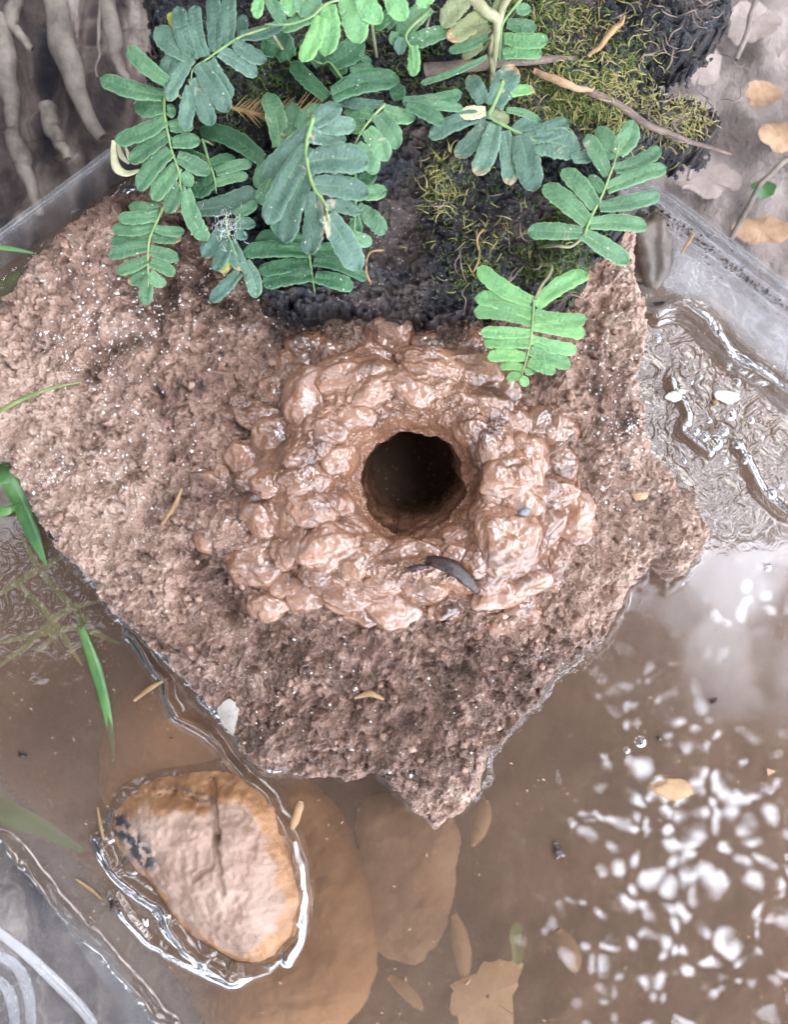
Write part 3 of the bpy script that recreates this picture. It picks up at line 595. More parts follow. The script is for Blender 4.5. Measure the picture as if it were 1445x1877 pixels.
for i, (px, py, rx, ry) in enumerate(PEL):
    if math.hypot(px - HOLE[0], py - HOLE[1]) < 165: rx *= .8; ry *= .8
    zb = float(ring_z(np.array([px]), np.array([py]))[0])
    rz = min(rx, ry) * S * .62
    lump('mud_pellet', px, py, zb + rz * .12, rx * 1.16, ry * 1.16, rz * .9, M_mud, chim, rot=random.uniform(-.5, .5), seed=i, amp=.24, freq=1.0, fine=.065)

# things lying on the chimney
o = MB(); o.tube(spline([W(782, 1026, .052), W(800, 1030, .054), W(830, 1040, .0555), W(855, 1062, .054), W(878, 1086, .050)], 20), [.0014, .0022, .0026, .0022, .001], 10, flat=.6)
r_ = o.build('bark_curl', M_dark); tag(r_, 'glossy dark brown curl of wet bark below the burrow hole on the mud chimney', 'bark piece')
o = MB(); o.tube(spline([W(745, 1043, .0515), W(765, 1040, .053), W(786, 1038, .053)], 10), [.0006, .0011, .0006], 8); tag(o.build('bark_sliver', M_dark), 'small black sliver touching the left end of the dark bark curl', 'bark piece')
tag(lump('pebble', 962, 938, .055, 11, 8, .0012, M_slate, None, seed=3, VF=(IV3, IF3)), 'tiny blue grey pebble on the right side of the mud chimney', 'pebble')

# ------------------------------------------------------------------ cobble and other stones
def cob_z(X, Y, d):
    z = .017 * (1 - np.exp(-np.clip(d, 0, None) / 52)) + np.where(d < 0, d * .0006, 0)
    wx = X + fbm(X * .03, Y * .03, 6, 3) * 10; wy = Y + fbm(X * .03, Y * .03, 2, 3) * 10
    for pts, w, h in [([(385, 1435), (393, 1500), (398, 1540)], 5, -.0026), ([(385, 1435), (393, 1500), (398, 1540)], 16, -.0012), ([(398, 1540), (385, 1590), (352, 1612)], 4, -.0015), ([(398, 1540), (402, 1600), (412, 1632)], 5, -.0018), ([(240, 1470), (320, 1465), (380, 1480)], 8, -.0022),
                      ([(430, 1480), (470, 1530), (460, 1570)], 9, -.0015)]:
        z += h * np.exp(-(linedist(pts, wx, wy) / w) ** 2)
    z += fbm(X * .011, Y * .011, 3, 4, .6) * .0034 + fbm(X * .08, Y * .08, 3, 3) * .0004
    return z, None
def cob_at(X, Y, d, Z):
    rim = .9 * sstep(34, 4, d + fbm(X * .02, Y * .02, 3, 4) * 26 - 16 * sstep(430, 500, X)) ; rim = np.maximum(rim, sstep(1512, 1468, Y + (X - 350) * .12 + fbm(X * .02, Y * .02, 13, 4) * 40) * .9)
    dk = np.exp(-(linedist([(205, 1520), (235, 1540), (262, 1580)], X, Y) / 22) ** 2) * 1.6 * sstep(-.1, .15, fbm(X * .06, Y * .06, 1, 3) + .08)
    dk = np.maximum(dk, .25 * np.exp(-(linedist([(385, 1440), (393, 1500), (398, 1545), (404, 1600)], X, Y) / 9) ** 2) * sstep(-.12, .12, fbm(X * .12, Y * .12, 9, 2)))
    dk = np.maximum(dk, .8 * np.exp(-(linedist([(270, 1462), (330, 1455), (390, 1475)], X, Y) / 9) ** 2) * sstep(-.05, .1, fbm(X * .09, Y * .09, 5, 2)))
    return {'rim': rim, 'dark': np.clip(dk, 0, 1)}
cob, _ = heightfield('cobble', closed(COB), .012, 2.5, cob_z, M_cobble, margin=24, attrs_fun=cob_at, edge_noise=(.02, 4), soften=11)
tag(cob, 'pale pink heart shaped cobble with orange rim breaking the water surface', 'stone')
def sub_stone(poly, zt, label, m, amp=.001, name='sunken_stone', soft=44, base=-.034):
    f = lambda X, Y, d: (base + (zt - base) * (1 - np.exp(-np.clip(d + 34, 0, None) / soft)) + fbm(X * .02, Y * .02, 7, 4) * amp * 2, None)
    o, l = heightfield(name, closed(poly), zt, 3, f, m, margin=40, edge_noise=(.012, 9), soften=9); return tag(o, label, 'stone')
sub_stone([(175, 1440), (185, 1380), (205, 1330), (245, 1280), (300, 1245), (350, 1270), (410, 1330), (455, 1400), (475, 1450), (350, 1490), (260, 1480), (200, 1500), (180, 1480)], -.003, 'rounded brown stone just under the surface between the slab and the pale cobble', M_orange)
sub_stone([(520, 1470), (580, 1520), (620, 1590), (655, 1660), (660, 1760), (645, 1840), (600, 1900), (540, 1930), (430, 1920), (430, 1840), (480, 1780), (540, 1700)], -.015, 'orange brown sunken stone below and right of the pale cobble', M_orange)
sub_stone([(700, 1500), (800, 1530), (808, 1600), (795, 1680), (760, 1760), (715, 1740), (695, 1650), (690, 1560)], -.020, 'pale flat stone under water directly below the lowest point of the slab', M_cobble_sub)
tag(lump('pebble', 1232, 1445, -.0015, 40, 22, .0034, M_stick, None, rot=-.2, seed=9, VF=(IV, IF)), 'yellow brown pebble with wet top breaking the surface at right', 'stone')
tag(lump('stone', 1192, 455, .004, 46, 78, .012, M_stone2, None, rot=.1, seed=19, VF=(IV, IF)), 'dark rounded stone wedged between slab and right tank wall', 'stone')
# sunken sticks
for (a, b_, c_, d_, w, lab) in [(890, 1465, 866, 1550, 17, 'short tan stick under water just right of the slab point'), (832, 1675, 852, 1800, 18, 'straight tan stick standing blurred under water at lower centre'),
                                (1022, 1705, 1056, 1780, 20, 'stubby tan stick under water right of the sunken leaf'), (712, 1790, 775, 1850, 14, 'slanted brown stick on the silt near the bottom edge')]:
    mb = MB(); z = -.021; mb.tube(spline([W(a, b_, z), W((a + c_) / 2 + 5, (b_ + d_) / 2, z + .001), W(c_, d_, z - .001)], 14), [w * S * .35, w * S * .9, w * S, w * S * .9, w * S * .3], 12)
    tag(mb.build('sunken_stick', M_stick), lab, 'stick', 'sunken sticks')
mb = MB(); mb.tube(spline([W(552, 1468, -.001), W(545, 1490, 0), W(535, 1520, .0005)], 10), [.0012, .0019, .0016, .0019, .0008], 10); tag(mb.build('twig_stub', M_stick), 'short pale twig stub under the slab edge next to the cobble', 'twig')
def flatleaf(name, pts, z, m, label, cat, th=.0005, cup=.002, sub=None):
    if len(pts) > 4: P = closed(pts, 70); P = P + np.stack([fbm(P[:, 0] * .035, P[:, 1] * .035, 2, 3), fbm(P[:, 0] * .035, P[:, 1] * .035, 9, 3)], 1) * np.ptp(P, axis=0).max() * .10
    else: P = np.array(pts, float)
    cen = P.mean(0); n = len(P); rings = [1, .8, .55, .3, .05]; V = []; px0 = P[0, 0]
    for s in rings:
        for i, p in enumerate(P):
            q = cen + (p - cen) * s; x, y, _ = W(q[0], q[1], z); V.append((x, y, z + cup * (s * s) * math.sin(i * 6.283 / n * 2 + px0) * .6))
    V = np.array(V); F = grid_faces(len(rings), n, wrap=True); F = np.concatenate([F, F[:, ::-1] + len(V)]); V = np.concatenate([V, V - [0, 0, th]])
    o = mesh(name, V, F, m); return tag(o, label, cat)
M_sunkleaf = earth_mat('sunken_leaf_tan', [(0.3, (0.50, 0.30, 0.15)), (0.6, (0.62, 0.42, 0.26))], scale=60, rlo=0.7, rhi=0.9, bscale=300, bdist=0.0003, spec=0.2)
flatleaf('sunken_leaf', [(820, 1810), (860, 1790), (880, 1770), (920, 1760), (960, 1765), (955, 1800), (940, 1830), (945, 1870), (930, 1910), (860, 1910), (835, 1870), (830, 1830)], -.018, M_sunkleaf, 'ragged tan leaf lying under water at the bottom centre', 'leaf')
flatleaf('sunken_leaf', [(938, 1700), (960, 1700), (962, 1745), (950, 1775), (938, 1750)], -.016, M_grass2, 'narrow greenish leaf under water above the ragged tan leaf', 'leaf')

# ------------------------------------------------------------------ bark with moss
BARK = [(250, -90), (275, 60), (262, 150), (300, 260), (330, 350), (420, 440), (470, 500), (480, 565), (540, 578), (620, 572), (700, 585), (790, 590), (850, 580), (880, 575), (950, 570), (1040, 560),
        (1075, 520), (1090, 470), (1140, 440), (1150, 400), (1130, 340), (1150, 300), (1200, 270), (1260, 268), (1310, 250), (1335, 212), (1290, 175), (1225, 160), (1190, 140), (1215, 112),
        (1270, 100), (1300, 70), (1335, 40), (1352, 0), (1360, -90)]
def bark_z(X, Y, d):
    ang = .25; u = X * math.cos(ang) + Y * math.sin(ang); v = -X * math.sin(ang) + Y * math.cos(ang)
    wv = v + fbm(X * .012, Y * .012, 3, 3) * 50
    z = .040 + .010 * (1 - np.exp(-np.clip(d, 0, None) / 60)) + fbm(X * .006, Y * .006, 9, 3) * .012 + fbm(u * .008, wv * .06, 2, 4, .6, ridged=True) * .0060
    z += fbm(X * .06, Y * .06, 2, 4, .65) * .003
    z += -.010 * np.exp(-(((X - 760) / 110) ** 2 + ((Y - 430) / 70) ** 2))
    f1, f2 = worley(u / 60 + fbm(X*.03, Y*.03, 8, 2), wv / 13); z += np.clip(f2 - f1, 0, .5) * .0045 * sstep(-.3, .2, perlin(X / 90, Y / 90, 3))
    e = sstep(-14, 14, d); return .022 + (z - .022) * e, None
def wide_cut(X, Y): return np.zeros(X.shape, bool)
bark, barkz = heightfield('bark_slab', BARK, .045, 2.4, bark_z, M_bark, margin=22, edge_noise=(.05, 22))
tag(bark, 'black rotting slab of bark resting on the rock and carrying ferns and moss', 'bark')

def strands(name, m, blobs, n, length, width, curl, label=None):
    V = []; F = []; A = []; k = 0
    for _ in range(n):
        bx, by, sx, sy, wgt = random.choices(blobs, weights=[b_[4] for b_ in blobs])[0]
        px, py = random.gauss(bx, sx), random.gauss(by, sy)
        if barkz(px, py) < .03: continue
        x, y, _z = W(px, py, .05); z = barkz(px, py) + .0002
        a = random.uniform(0, 6.28); L = length * random.uniform(.5, 1.5); w = width * random.uniform(.6, 1.3); tone = min(1, max(0, random.gauss(.45, .25)))
        el = random.uniform(.2, 1.2); da = random.uniform(-curl, curl); p = np.array([x, y, z - .001])
        segs = 5
        for s in range(segs + 1):
            t = s / segs; ww = w * (1 - t * .85)
            sx_, sy_ = -math.sin(a) * ww, math.cos(a) * ww
            V += [(p[0] - sx_, p[1] - sy_, p[2]), (p[0] + sx_, p[1] + sy_, p[2] + ww * .3)]; A += [min(1, tone * .6 + t * .4)] * 2
            if s < segs: F.append((k + 2 * s, k + 2 * s + 1, k + 2 * s + 3, k + 2 * s + 2))
            p = p + np.array([math.cos(a) * math.cos(el), math.sin(a) * math.cos(el), math.sin(el)]) * L / segs
            a += da; el -= .42
        k += 2 * (segs + 1)
    o = mesh(name, V, F, m, attrs={'a': A}); return tag(o, kind='stuff')
strands('moss', M_moss, [(1000, 110, 60, 60, 3), (1080, 130, 60, 40, 2.5), (960, 40, 50, 50, 1.5), (1050, 430, 28, 45, 1.6), (1010, 480, 34, 30, 1.0), (865, 470, 40, 30, .3), (820, 340, 25, 40, .3), (560, 130, 110, 30, .8),
                         (480, 190, 90, 30, .8), (900, 160, 120, 30, .8), (940, 330, 40, 30, .3), (1110, 200, 60, 20, 1.2), (880, 510, 30, 15, .25), (740, 100, 60, 50, .6)], 15000, .0026, .00024, .6)
strands('dry_moss', M_drymoss, [(1180, 200, 70, 28, 3), (1060, 60, 60, 45, 2), (1270, 190, 30, 22, 1.5), (1100, 150, 60, 30, 2), (880, 440, 50, 40, .5), (810, 340, 20, 30, .5), (1000, 200, 90, 20, .8)], 2600, .0055, .00026, .55)

def twig(pts, zs, rad, label, m=M_twig, name='twig', cat='twig', n=20, group=None, jit=.0006):
    P = spline([W(p[0], p[1], z) for p, z in zip(pts, zs)], n); wob = RNG.uniform(0, 50); q_ = np.linspace(0, 5, n); P += np.stack([perlin(q_, wob, 1), perlin(q_, wob, 9), perlin(q_, wob, 17) * .5], 1) * jit * 2.2
    mb = MB(); mb.tube(P, rad, 8); return tag(mb.build(name, m), label, cat, group)
twig([(1010, 150), (1110, 180), (1200, 235), (1270, 262), (1345, 283)], [.052, .056, .055, .052, .05], [.0016, .0014, .001, .0005], 'long brown twig sticking out of the bark past its right end')
twig([(780, 130), (850, 122), (950, 112), (1060, 108)], [.056, .058, .058, .055], [.0026, .0022, .0016, .001], 'grey brown stick lying flat across the bark under the upper ferns')
twig([(1080, 105), (1120, 60), (1145, 30)], [.055, .058, .06], [.0007, .0012, .0005], 'short orange brown scaly sprig pointing up right in the upper moss', m=M_straw)
twig([(980, 130), (1030, 150), (1070, 165), (1090, 160)], [.057, .06, .058, .056], [.001, .0015, .001, .0004], 'curled orange dead scrap beside the upper right moss', m=M_deadleaf)
mb = MB()
for i in range(46):
    px, py = random.choice([(random.uniform(1150, 1350), random.uniform(-5, 100)), (random.uniform(1190, 1330), random.uniform(165, 250)), (random.uniform(820, 1080), random.uniform(330, 560))]); a = random.uniform(-.6, 3.4); pts_ = []
    for q in range(6): pts_.append(W(px, py, .050 + .006 * math.sin(q * .63))); px += 13 * math.cos(a); py += 13 * math.sin(a); a += random.gauss(0, .7)
    mb.tube(spline(pts_, 14), [.00012, .00028, .0001], 4)
tag(mb.build('rootlets', M_twig), kind='stuff')
mb = MB(); P = spline([W(420, 195, .056), W(470, 208, .058), W(520, 207, .058), W(590, 195, .057)], 30); mb.tube(P, [.0007, .0005], 6)
for i in range(2, 29):
    for sgn in (-1, 1):
        q = P[i] + np.array([.0045, sgn * random.uniform(.003, .006), random.uniform(0, .002)]); mb.tube([P[i], (P[i] + q) / 2 + [0, 0, .0006], q], [.0003, .00012], 4)
tag(mb.build('dead_sprig', M_straw), 'brown dead sprig with fine needle teeth lying between the upper ferns', 'sprig')
for lab, pts in [('thin rootlet curving below the big central fern', [(680, 520), (672, 500), (672, 480), (680, 462), (705, 458)]), ('wiry rootlet on the dark bark under the fern at right', [(868, 500), (880, 470), (875, 440), (886, 420)])]:
    twig(pts, [.052] * len(pts), .0004, lab, m=M_straw, name='rootlet', cat='root', jit=.0002)

# ------------------------------------------------------------------ ferns
def leaflet(root, bp, tp, z0, z1, w, m, seed, name='leaflet', curl=0.0, dam=0.0):
    rnd = random.Random(seed); nL, nW = 24, 10
    a = np.array(W(bp[0], bp[1], z0)); b = np.array(W(tp[0], tp[1], z1)); ax = b - a; L = np.linalg.norm(ax[:2]); ax2 = ax[:2] / (L + 1e-9); sd_ = np.array([-ax2[1], ax2[0]])
    hw = w * S * K(z0) / 2 * .95; bend = rnd.uniform(-.08, .08) * L; tw = rnd.uniform(-.35, .35)
    tipr = min(.55, hw * 1.25 / L); V = []; rim = []; vein = []; br = []; tt = []; ss = []
    arch = rnd.uniform(.01, .06) * L; wav = rnd.uniform(0, 6)
    for i in range(nL + 1):
        t = i / nL
        prof = (.70 + .34 * math.sin(min(1, t / .62) * math.pi * .5)) 
        if t > 1 - tipr: prof *= math.sqrt(max(0.0, 1 - ((t - 1 + tipr) / tipr) ** 2))
        prof = max(prof * (1 - .20 * max(0, t - .45)), .03)
        for j in range(nW + 1):
            s = j / nW * 2 - 1; sgn_w = hw * prof * (1 + .04 * math.sin(t * 23 + s * 2 + wav) + .035 * math.sin(t * 47 + wav * 2) + rnd.uniform(-.022, .022) * abs(s))
            c = a[:2] + ax2 * L * t + sd_ * (s * sgn_w + bend * math.sin(t * math.pi))
            z = a[2] + (b[2] - a[2]) * t + arch * math.sin(t * math.pi) * min(1, t * 2) + hw * (.24 * abs(s) ** 1.2 - .20 * abs(s) ** 5) + tw * hw * s * t * .5 + curl * (t ** 2) * L * -.3 - curl * s * s * hw * .5
            z += hw * .05 * math.sin(t * 9 + wav + s * 2.5)
            V.append((c[0], c[1], z)); tt.append(t * L * 1000); ss.append(abs(s)); rim.append(max(abs(s), (t - (1 - tipr * .5)) / (tipr * .5) if t > 1 - tipr * .5 else 0)); vein.append(max(0, 1 - abs(s) * 6) * (1 - .7 * t)); br.append(dam * (max(0, t * 2.0 - 1.25) + .12 * abs(s)) + .25 * dam * math.sin(t * 31 + s * 7 + seed) * max(0, t * 2 - 1))
    return mesh(name, V, grid_faces(nL + 1, nW + 1), m, root, {'rim': np.clip(rim, 0, 1), 'vein': vein, 'brown': br, 'along': tt, 'across': ss})
def frond(label, z, m, ribs, leaves, group='resurrection fern fronds on the mossy bark', ribw=.00052, stipe=None, drop=.004, tilt=0.0):
    """ribs: list of (crop, pts); leaves: (crop, bx,by,tx,ty,w[,mat])"""
    c0, p0 = ribs[0]; ox, oy, k = CROP[c0]; bx, by = ox + p0[0][0] / k, oy + p0[0][1] / k
    root = empty('fern_frond', W(bx, by, max(.03, barkz(bx, by) if 0 else .04)), label, 'fern', group)
    for c, p in ribs:
        ox, oy, k = CROP[c]; pts = [W(ox + x / k, oy + y / k, z + .0001 - tilt * i / max(1, len(p) - 1)) for i, (x, y) in enumerate(p)]
        mb = MB(); mb.tube(spline(pts, 20), [ribw, ribw * .75, ribw * .35], 7, flat=.7); mb.build('midrib', M_rib, root)
    c, p = stipe if stipe else (c0, [p0[0]]); ox, oy, k = CROP[c]
    pts = [W(ox + x / k, oy + y / k, z + .0003 - .002 * i) for i, (x, y) in enumerate(p)]
    end = pts[-1]; tgt = np.array([0.0, 0.14]); dv = tgt - np.array(end[:2]); dv = dv / (np.linalg.norm(dv) + 1e-6) * .004
    pts += [(end[0] + dv[0], end[1] + dv[1], (end[2] + .036) / 2), (end[0] + dv[0] * 2, end[1] + dv[1] * 2, .034)]
    mb = MB(); mb.tube(spline(pts, 14), [ribw * .9, ribw * 1.2], 7); mb.build('stipe', M_stipe, root)
    # rib line for tilt lookup
    c, q = ribs[0]; ox, oy, k = CROP[c]; q = np.array([(ox + x / k, oy + y / k) for x, y in q])
    for i, lf in enumerate(leaves):
        c, x0, y0, x1, y1, w = lf[:6]; mm = lf[6] if len(lf) > 6 and lf[6] is not None else m; curl = lf[7] if len(lf) > 7 else 0; dm = lf[8] if len(lf) > 8 else (1.0 if random.random() < .05 and m not in (F_light,) else 0)
        ox, oy, k = CROP[c]; B_ = (ox + x0 / k, oy + y0 / k); T_ = (ox + x1 / k, oy + y1 / k)
        t = float(np.argmin([math.hypot(B_[0] - a_[0], B_[1] - a_[1]) for a_ in q])) / max(1, len(q) - 1)
        z0 = z - tilt * t + random.uniform(-.0006, .0004)
        leaflet(root, B_, T_, z0, z0 - drop * random.uniform(.3, 1.2), w / k * 1.04, mm, hash((label, i)) & 0xffff if False else i * 31 + len(label) * 7, curl=curl, dam=dm)
    return root
frond('large blue green frond at upper left with fan of upright leaflets', .076, F_blue, [('A', [(1330, 205), (1130, 270), (1000, 350), (860, 450), (760, 520), (740, 640)])],
      [('A', 740, 430, 480, 205, 170), ('A', 740, 440, 560, 755, 125, None, .2, .6), ('A', 760, 460, 645, 50, 125), ('A', 850, 430, 770, 40, 120), ('A', 920, 395, 905, -30, 125), ('A', 1020, 340, 1030, -30, 125),
       ('A', 1130, 275, 1130, 110, 90), ('A', 1120, 270, 1440, 180, 110), ('A', 1070, 320, 1315, 465, 125), ('A', 960, 390, 1245, 570, 130), ('A', 880, 460, 1050, 745, 150),
       ('A', 800, 490, 1030, 850, 150), ('A', 770, 590, 900, 955, 140), ('A', 740, 650, 690, 990, 120), ('A', 620, 380, 500, 640, 130), ('A', 640, 240, 575, 95, 60, F_yellow), ('A', 560, 620, 265, 360, 125, F_mid)])
frond('long mid green frond at far left whose leaflets reach over the plastic wall', .070, F_mid, [('A', [(545, 640), (540, 850), (570, 1020), (600, 1150), (650, 1300), (670, 1445), (720, 1500)])],
      [('A', 530, 720, 55, 590, 140), ('A', 540, 800, 310, 790, 190), ('A', 560, 900, 165, 1070, 135), ('A', 575, 1010, 275, 1230, 135), ('A', 560, 830, 630, 850, 110), ('A', 580, 960, 760, 950, 115), ('A', 600, 1080, 815, 1065, 120),
       ('A', 640, 1180, 890, 1310, 130), ('A', 590, 1140, 340, 1440, 140), ('B', 640, 430, 450, 690, 140), ('B', 660, 560, 560, 790, 125, None, 0, .5), ('B', 680, 480, 745, 590, 100), ('B', 700, 610, 860, 1000, 130, None, 0, .3), ('B', 680, 580, 590, 780, 80, F_dry)], tilt=.006)
frond('small feathery frond at left with thin close leaflets hanging over the rock', .058, F_mid, [('B', [(530, 750), (460, 900), (425, 1000), (415, 1150), (420, 1270), (410, 1420)])],
      [('B', 500, 740, 270, 735, 95), ('B', 490, 810, 190, 825, 100), ('B', 460, 890, 145, 905, 100), ('B', 440, 960, 135, 1005, 100), ('B', 420, 1040, 118, 1110, 105), ('B', 415, 1140, 178, 1235, 100), ('B', 415, 1230, 268, 1320, 95), ('B', 415, 1260, 400, 1485, 110),
       ('B', 470, 905, 695, 925, 80), ('B', 450, 975, 672, 975, 95), ('B', 430, 1070, 652, 1135, 98), ('B', 430, 1160, 622, 1255, 98), ('B', 430, 1240, 550, 1340, 98)], tilt=.006, drop=.002)
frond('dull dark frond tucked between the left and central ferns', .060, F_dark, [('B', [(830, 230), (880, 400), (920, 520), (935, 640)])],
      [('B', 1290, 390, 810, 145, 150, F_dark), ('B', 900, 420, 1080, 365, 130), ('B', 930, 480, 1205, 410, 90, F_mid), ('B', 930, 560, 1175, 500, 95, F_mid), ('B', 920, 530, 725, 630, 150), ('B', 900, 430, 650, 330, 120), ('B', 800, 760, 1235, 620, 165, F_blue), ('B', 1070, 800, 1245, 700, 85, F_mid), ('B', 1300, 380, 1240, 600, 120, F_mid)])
frond('frond with cobweb fluff at its heart above the rock left of centre', .063, F_blue, [('B', [(1010, 830), (1020, 940), (1060, 1040), (1110, 1180)])],
      [('B', 1010, 900, 830, 1115, 125), ('B', 1020, 990, 920, 1225, 110), ('B', 1040, 1000, 1140, 1225, 125), ('B', 1020, 1060, 985, 1250, 100, F_yellow), ('B', 1070, 870, 1235, 870, 100), ('B', 1070, 940, 1175, 965, 90), ('B', 1110, 1230, 890, 1455, 105), ('B', 1150, 1150, 1240, 1430, 120)], tilt=.003)
frond('broad blue green frond in the centre, largest of all', .082, F_blue, [('D', [(640, 60), (590, 230), (590, 400), (640, 590), (730, 720), (745, 850)])],
      [('D', 610, 150, 260, 505, 175), ('D', 590, 280, 285, 870, 175), ('D', 600, 440, 420, 1015, 195), ('D', 650, 630, 605, 1110, 165), ('D', 620, 100, 960, 120, 150), ('D', 600, 200, 890, 230, 160), ('D', 600, 400, 1060, 400, 240), ('D', 640, 570, 1060, 640, 185), ('D', 730, 725, 1000, 780, 115, None, .1, .4),
       ('D', 745, 800, 990, 1225, 195), ('C', 640, 930, 845, 790, 160, None, 0, .4)], ribw=.0008, drop=.005)
frond('bright green frond partly hidden behind the broad central one', .066, F_mid, [('C', [(560, 960), (420, 1080), (330, 1290), (270, 1450)])],
      [('C', 380, 1110, 290, 700, 155), ('C', 440, 1040, 480, 770, 130), ('C', 520, 980, 700, 790, 110), ('D', 380, 560, 210, 700, 190), ('D', 330, 700, 390, 960, 120, F_dark)])
frond('green frond with rounded drooping leaflets right of the central one', .074, F_mid, [('C', [(1180, 790), (1090, 880), (1000, 1000), (940, 1120)])],
      [('C', 1090, 870, 870, 850, 110), ('C', 1030, 940, 900, 960, 130), ('C', 1120, 870, 1280, 1125, 155), ('C', 1040, 980, 1205, 1215, 150), ('C', 960, 1100, 1120, 1315, 150), ('C', 1170, 830, 1410, 900, 125), ('C', 1170, 790, 780, 740, 90, F_blue), ('C', 780, 720, 1290, 600, 185, F_dark), ('C', 1290, 760, 1250, 630, 120, F_dark),
       ('E', 240, 765, 690, 705, 105, F_dark), ('E', 270, 790, 700, 820, 75), ('E', 270, 795, 555, 935, 115, F_dark)])
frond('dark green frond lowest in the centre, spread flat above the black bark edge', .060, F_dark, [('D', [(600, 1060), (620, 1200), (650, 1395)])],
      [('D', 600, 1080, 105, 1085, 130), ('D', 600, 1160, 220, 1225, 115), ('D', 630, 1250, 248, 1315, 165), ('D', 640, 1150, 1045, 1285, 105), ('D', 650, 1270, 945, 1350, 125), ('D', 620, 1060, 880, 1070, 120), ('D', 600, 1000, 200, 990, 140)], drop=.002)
frond('half hidden frond whose leaflet tips poke out right of the central fern', .062, F_mid, [('D', [(950, 420), (960, 700), (940, 1020)])],
      [('D', 960, 640, 1195, 615, 120), ('D', 970, 740, 1185, 945, 130), ('D', 940, 950, 1085, 1015, 105), ('D', 960, 540, 1115, 480, 130, F_dark), ('D', 950, 820, 980, 960, 100, F_dark)])
frond('light green frond hanging in from the top edge with broad downward leaflets', .088, F_light, [('H', [(700, -50), (440, 20), (330, 110), (180, 160), (20, 160)])],
      [('H', 440, 30, 425, 372, 145), ('H', 560, -20, 650, 290, 175), ('H', 390, 110, 265, 412, 120), ('H', 440, 60, 130, 200, 100, F_mid), ('H', 250, -30, 385, 105, 190, F_mid), ('H', 150, -30, 205, 108, 105), ('H', 30, -30, 145, 155, 90, F_mid), ('C', 230, -20, 205, 140, 95),
       ('H', 660, -20, 790, 152, 150), ('H', 850, -30, 950, 135, 150), ('H', 1080, -50, 1095, 48, 140)])
frond('yellow green small frond under the top centre one, pale tip pointing down', .072, F_mid, [('H', [(1120, 60), (960, 220), (990, 330), (1005, 480)])],
      [('H', 1110, 40, 900, 250, 140), ('H', 1240, 200, 970, 290, 115), ('H', 1005, 300, 1003, 508, 84, F_light), ('H', 930, 250, 915, 365, 85, F_blue), ('H', 880, 210, 865, 300, 60), ('H', 840, 120, 740, 190, 90), ('H', 870, 60, 830, 190, 110, F_dark)])
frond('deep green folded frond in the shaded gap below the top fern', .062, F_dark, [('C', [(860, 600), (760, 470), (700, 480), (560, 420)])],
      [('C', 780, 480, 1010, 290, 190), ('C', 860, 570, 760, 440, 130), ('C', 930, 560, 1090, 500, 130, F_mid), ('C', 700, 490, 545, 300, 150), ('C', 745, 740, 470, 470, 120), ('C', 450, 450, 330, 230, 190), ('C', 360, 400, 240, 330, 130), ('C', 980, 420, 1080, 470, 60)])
frond('worn frond with brown scorched leaflet ends at upper right of centre', .070, F_blue, [('E', [(1000, 620), (930, 800), (900, 880), (1050, 970), (1180, 1030), (1270, 1080)])],
      [('E', 855, 780, 745, 570, 135, None, 0, .7), ('E', 930, 810, 1085, 495, 190), ('E', 880, 850, 440, 1035, 130, None, 0, .2), ('E', 870, 840, 670, 860, 110, F_dry, 0, .2), ('E', 880, 920, 640, 1185, 140, None, 0, .7), ('E', 940, 940, 800, 1330, 155, None, 0, .8), ('E', 1010, 990, 1055, 1405, 130, None, 0, .85), ('E', 1130, 1020, 1240, 1450, 200),
       ('E', 1080, 990, 1290, 910, 110), ('E', 1030, 830, 1285, 920, 65, F_mid), ('E', 1060, 710, 1240, 675, 90, F_light), ('F', 440, 260, 695, 150, 135), ('F', 470, 290, 770, 350, 210, None, -.1), ('F', 720, 400, 890, 350, 95), ('E', 900, 860, 1050, 920, 110, F_olive)], stipe=('E', [(1000, 620), (930, 560), (905, 350), (955, 190)]), ribw=.0008)
frond('neat green frond at right reaching over the edge of the slab', .072, F_mid, [('F', [(800, 910), (850, 780), (920, 640), (970, 510), (1010, 400), (1030, 300)])],
      [('F', 1015, 370, 1130, 150, 140), ('F', 1000, 400, 890, 190, 112), ('F', 960, 510, 815, 240, 105), ('F', 1000, 470, 1310, 330, 105), ('F', 950, 600, 1345, 460, 105), ('F', 900, 720, 1305, 640, 105), ('F', 840, 830, 1218, 850, 115), ('F', 800, 900, 1100, 1090, 125), ('F', 790, 890, 425, 880, 115), ('F', 825, 820, 530, 575, 140), ('F', 880, 720, 655, 470, 125), ('F', 925, 620, 835, 510, 75)],
      stipe=('F', [(800, 910), (760, 950), (700, 985), (620, 975)]), drop=.003)
frond('bright light green frond hanging over the top right of the mud chimney', .067, F_light, [('G', [(722, 480), (710, 650), (690, 850), (650, 1020), (600, 1190)])],
      [('G', 700, 500, 220, 195, 155), ('G', 705, 610, 200, 455, 160), ('G', 705, 670, 188, 580, 160), ('G', 690, 775, 248, 765, 110), ('G', 680, 870, 275, 860, 125), ('G', 650, 985, 305, 985, 115), ('G', 630, 1085, 415, 1070, 85), ('G', 610, 1150, 475, 1180, 85),
       ('G', 735, 530, 1195, 240, 155), ('G', 730, 610, 1185, 655, 150), ('G', 720, 710, 1172, 785, 130), ('G', 700, 830, 1100, 925, 125), ('G', 690, 930, 1045, 1065, 135), ('G', 670, 1030, 915, 1115, 112), ('G', 640, 1120, 725, 1105, 70), ('G', 605, 1170, 665, 1240, 90)],
      stipe=('G', [(722, 480), (790, 350), (850, 270), (875, 180)]), drop=.002)
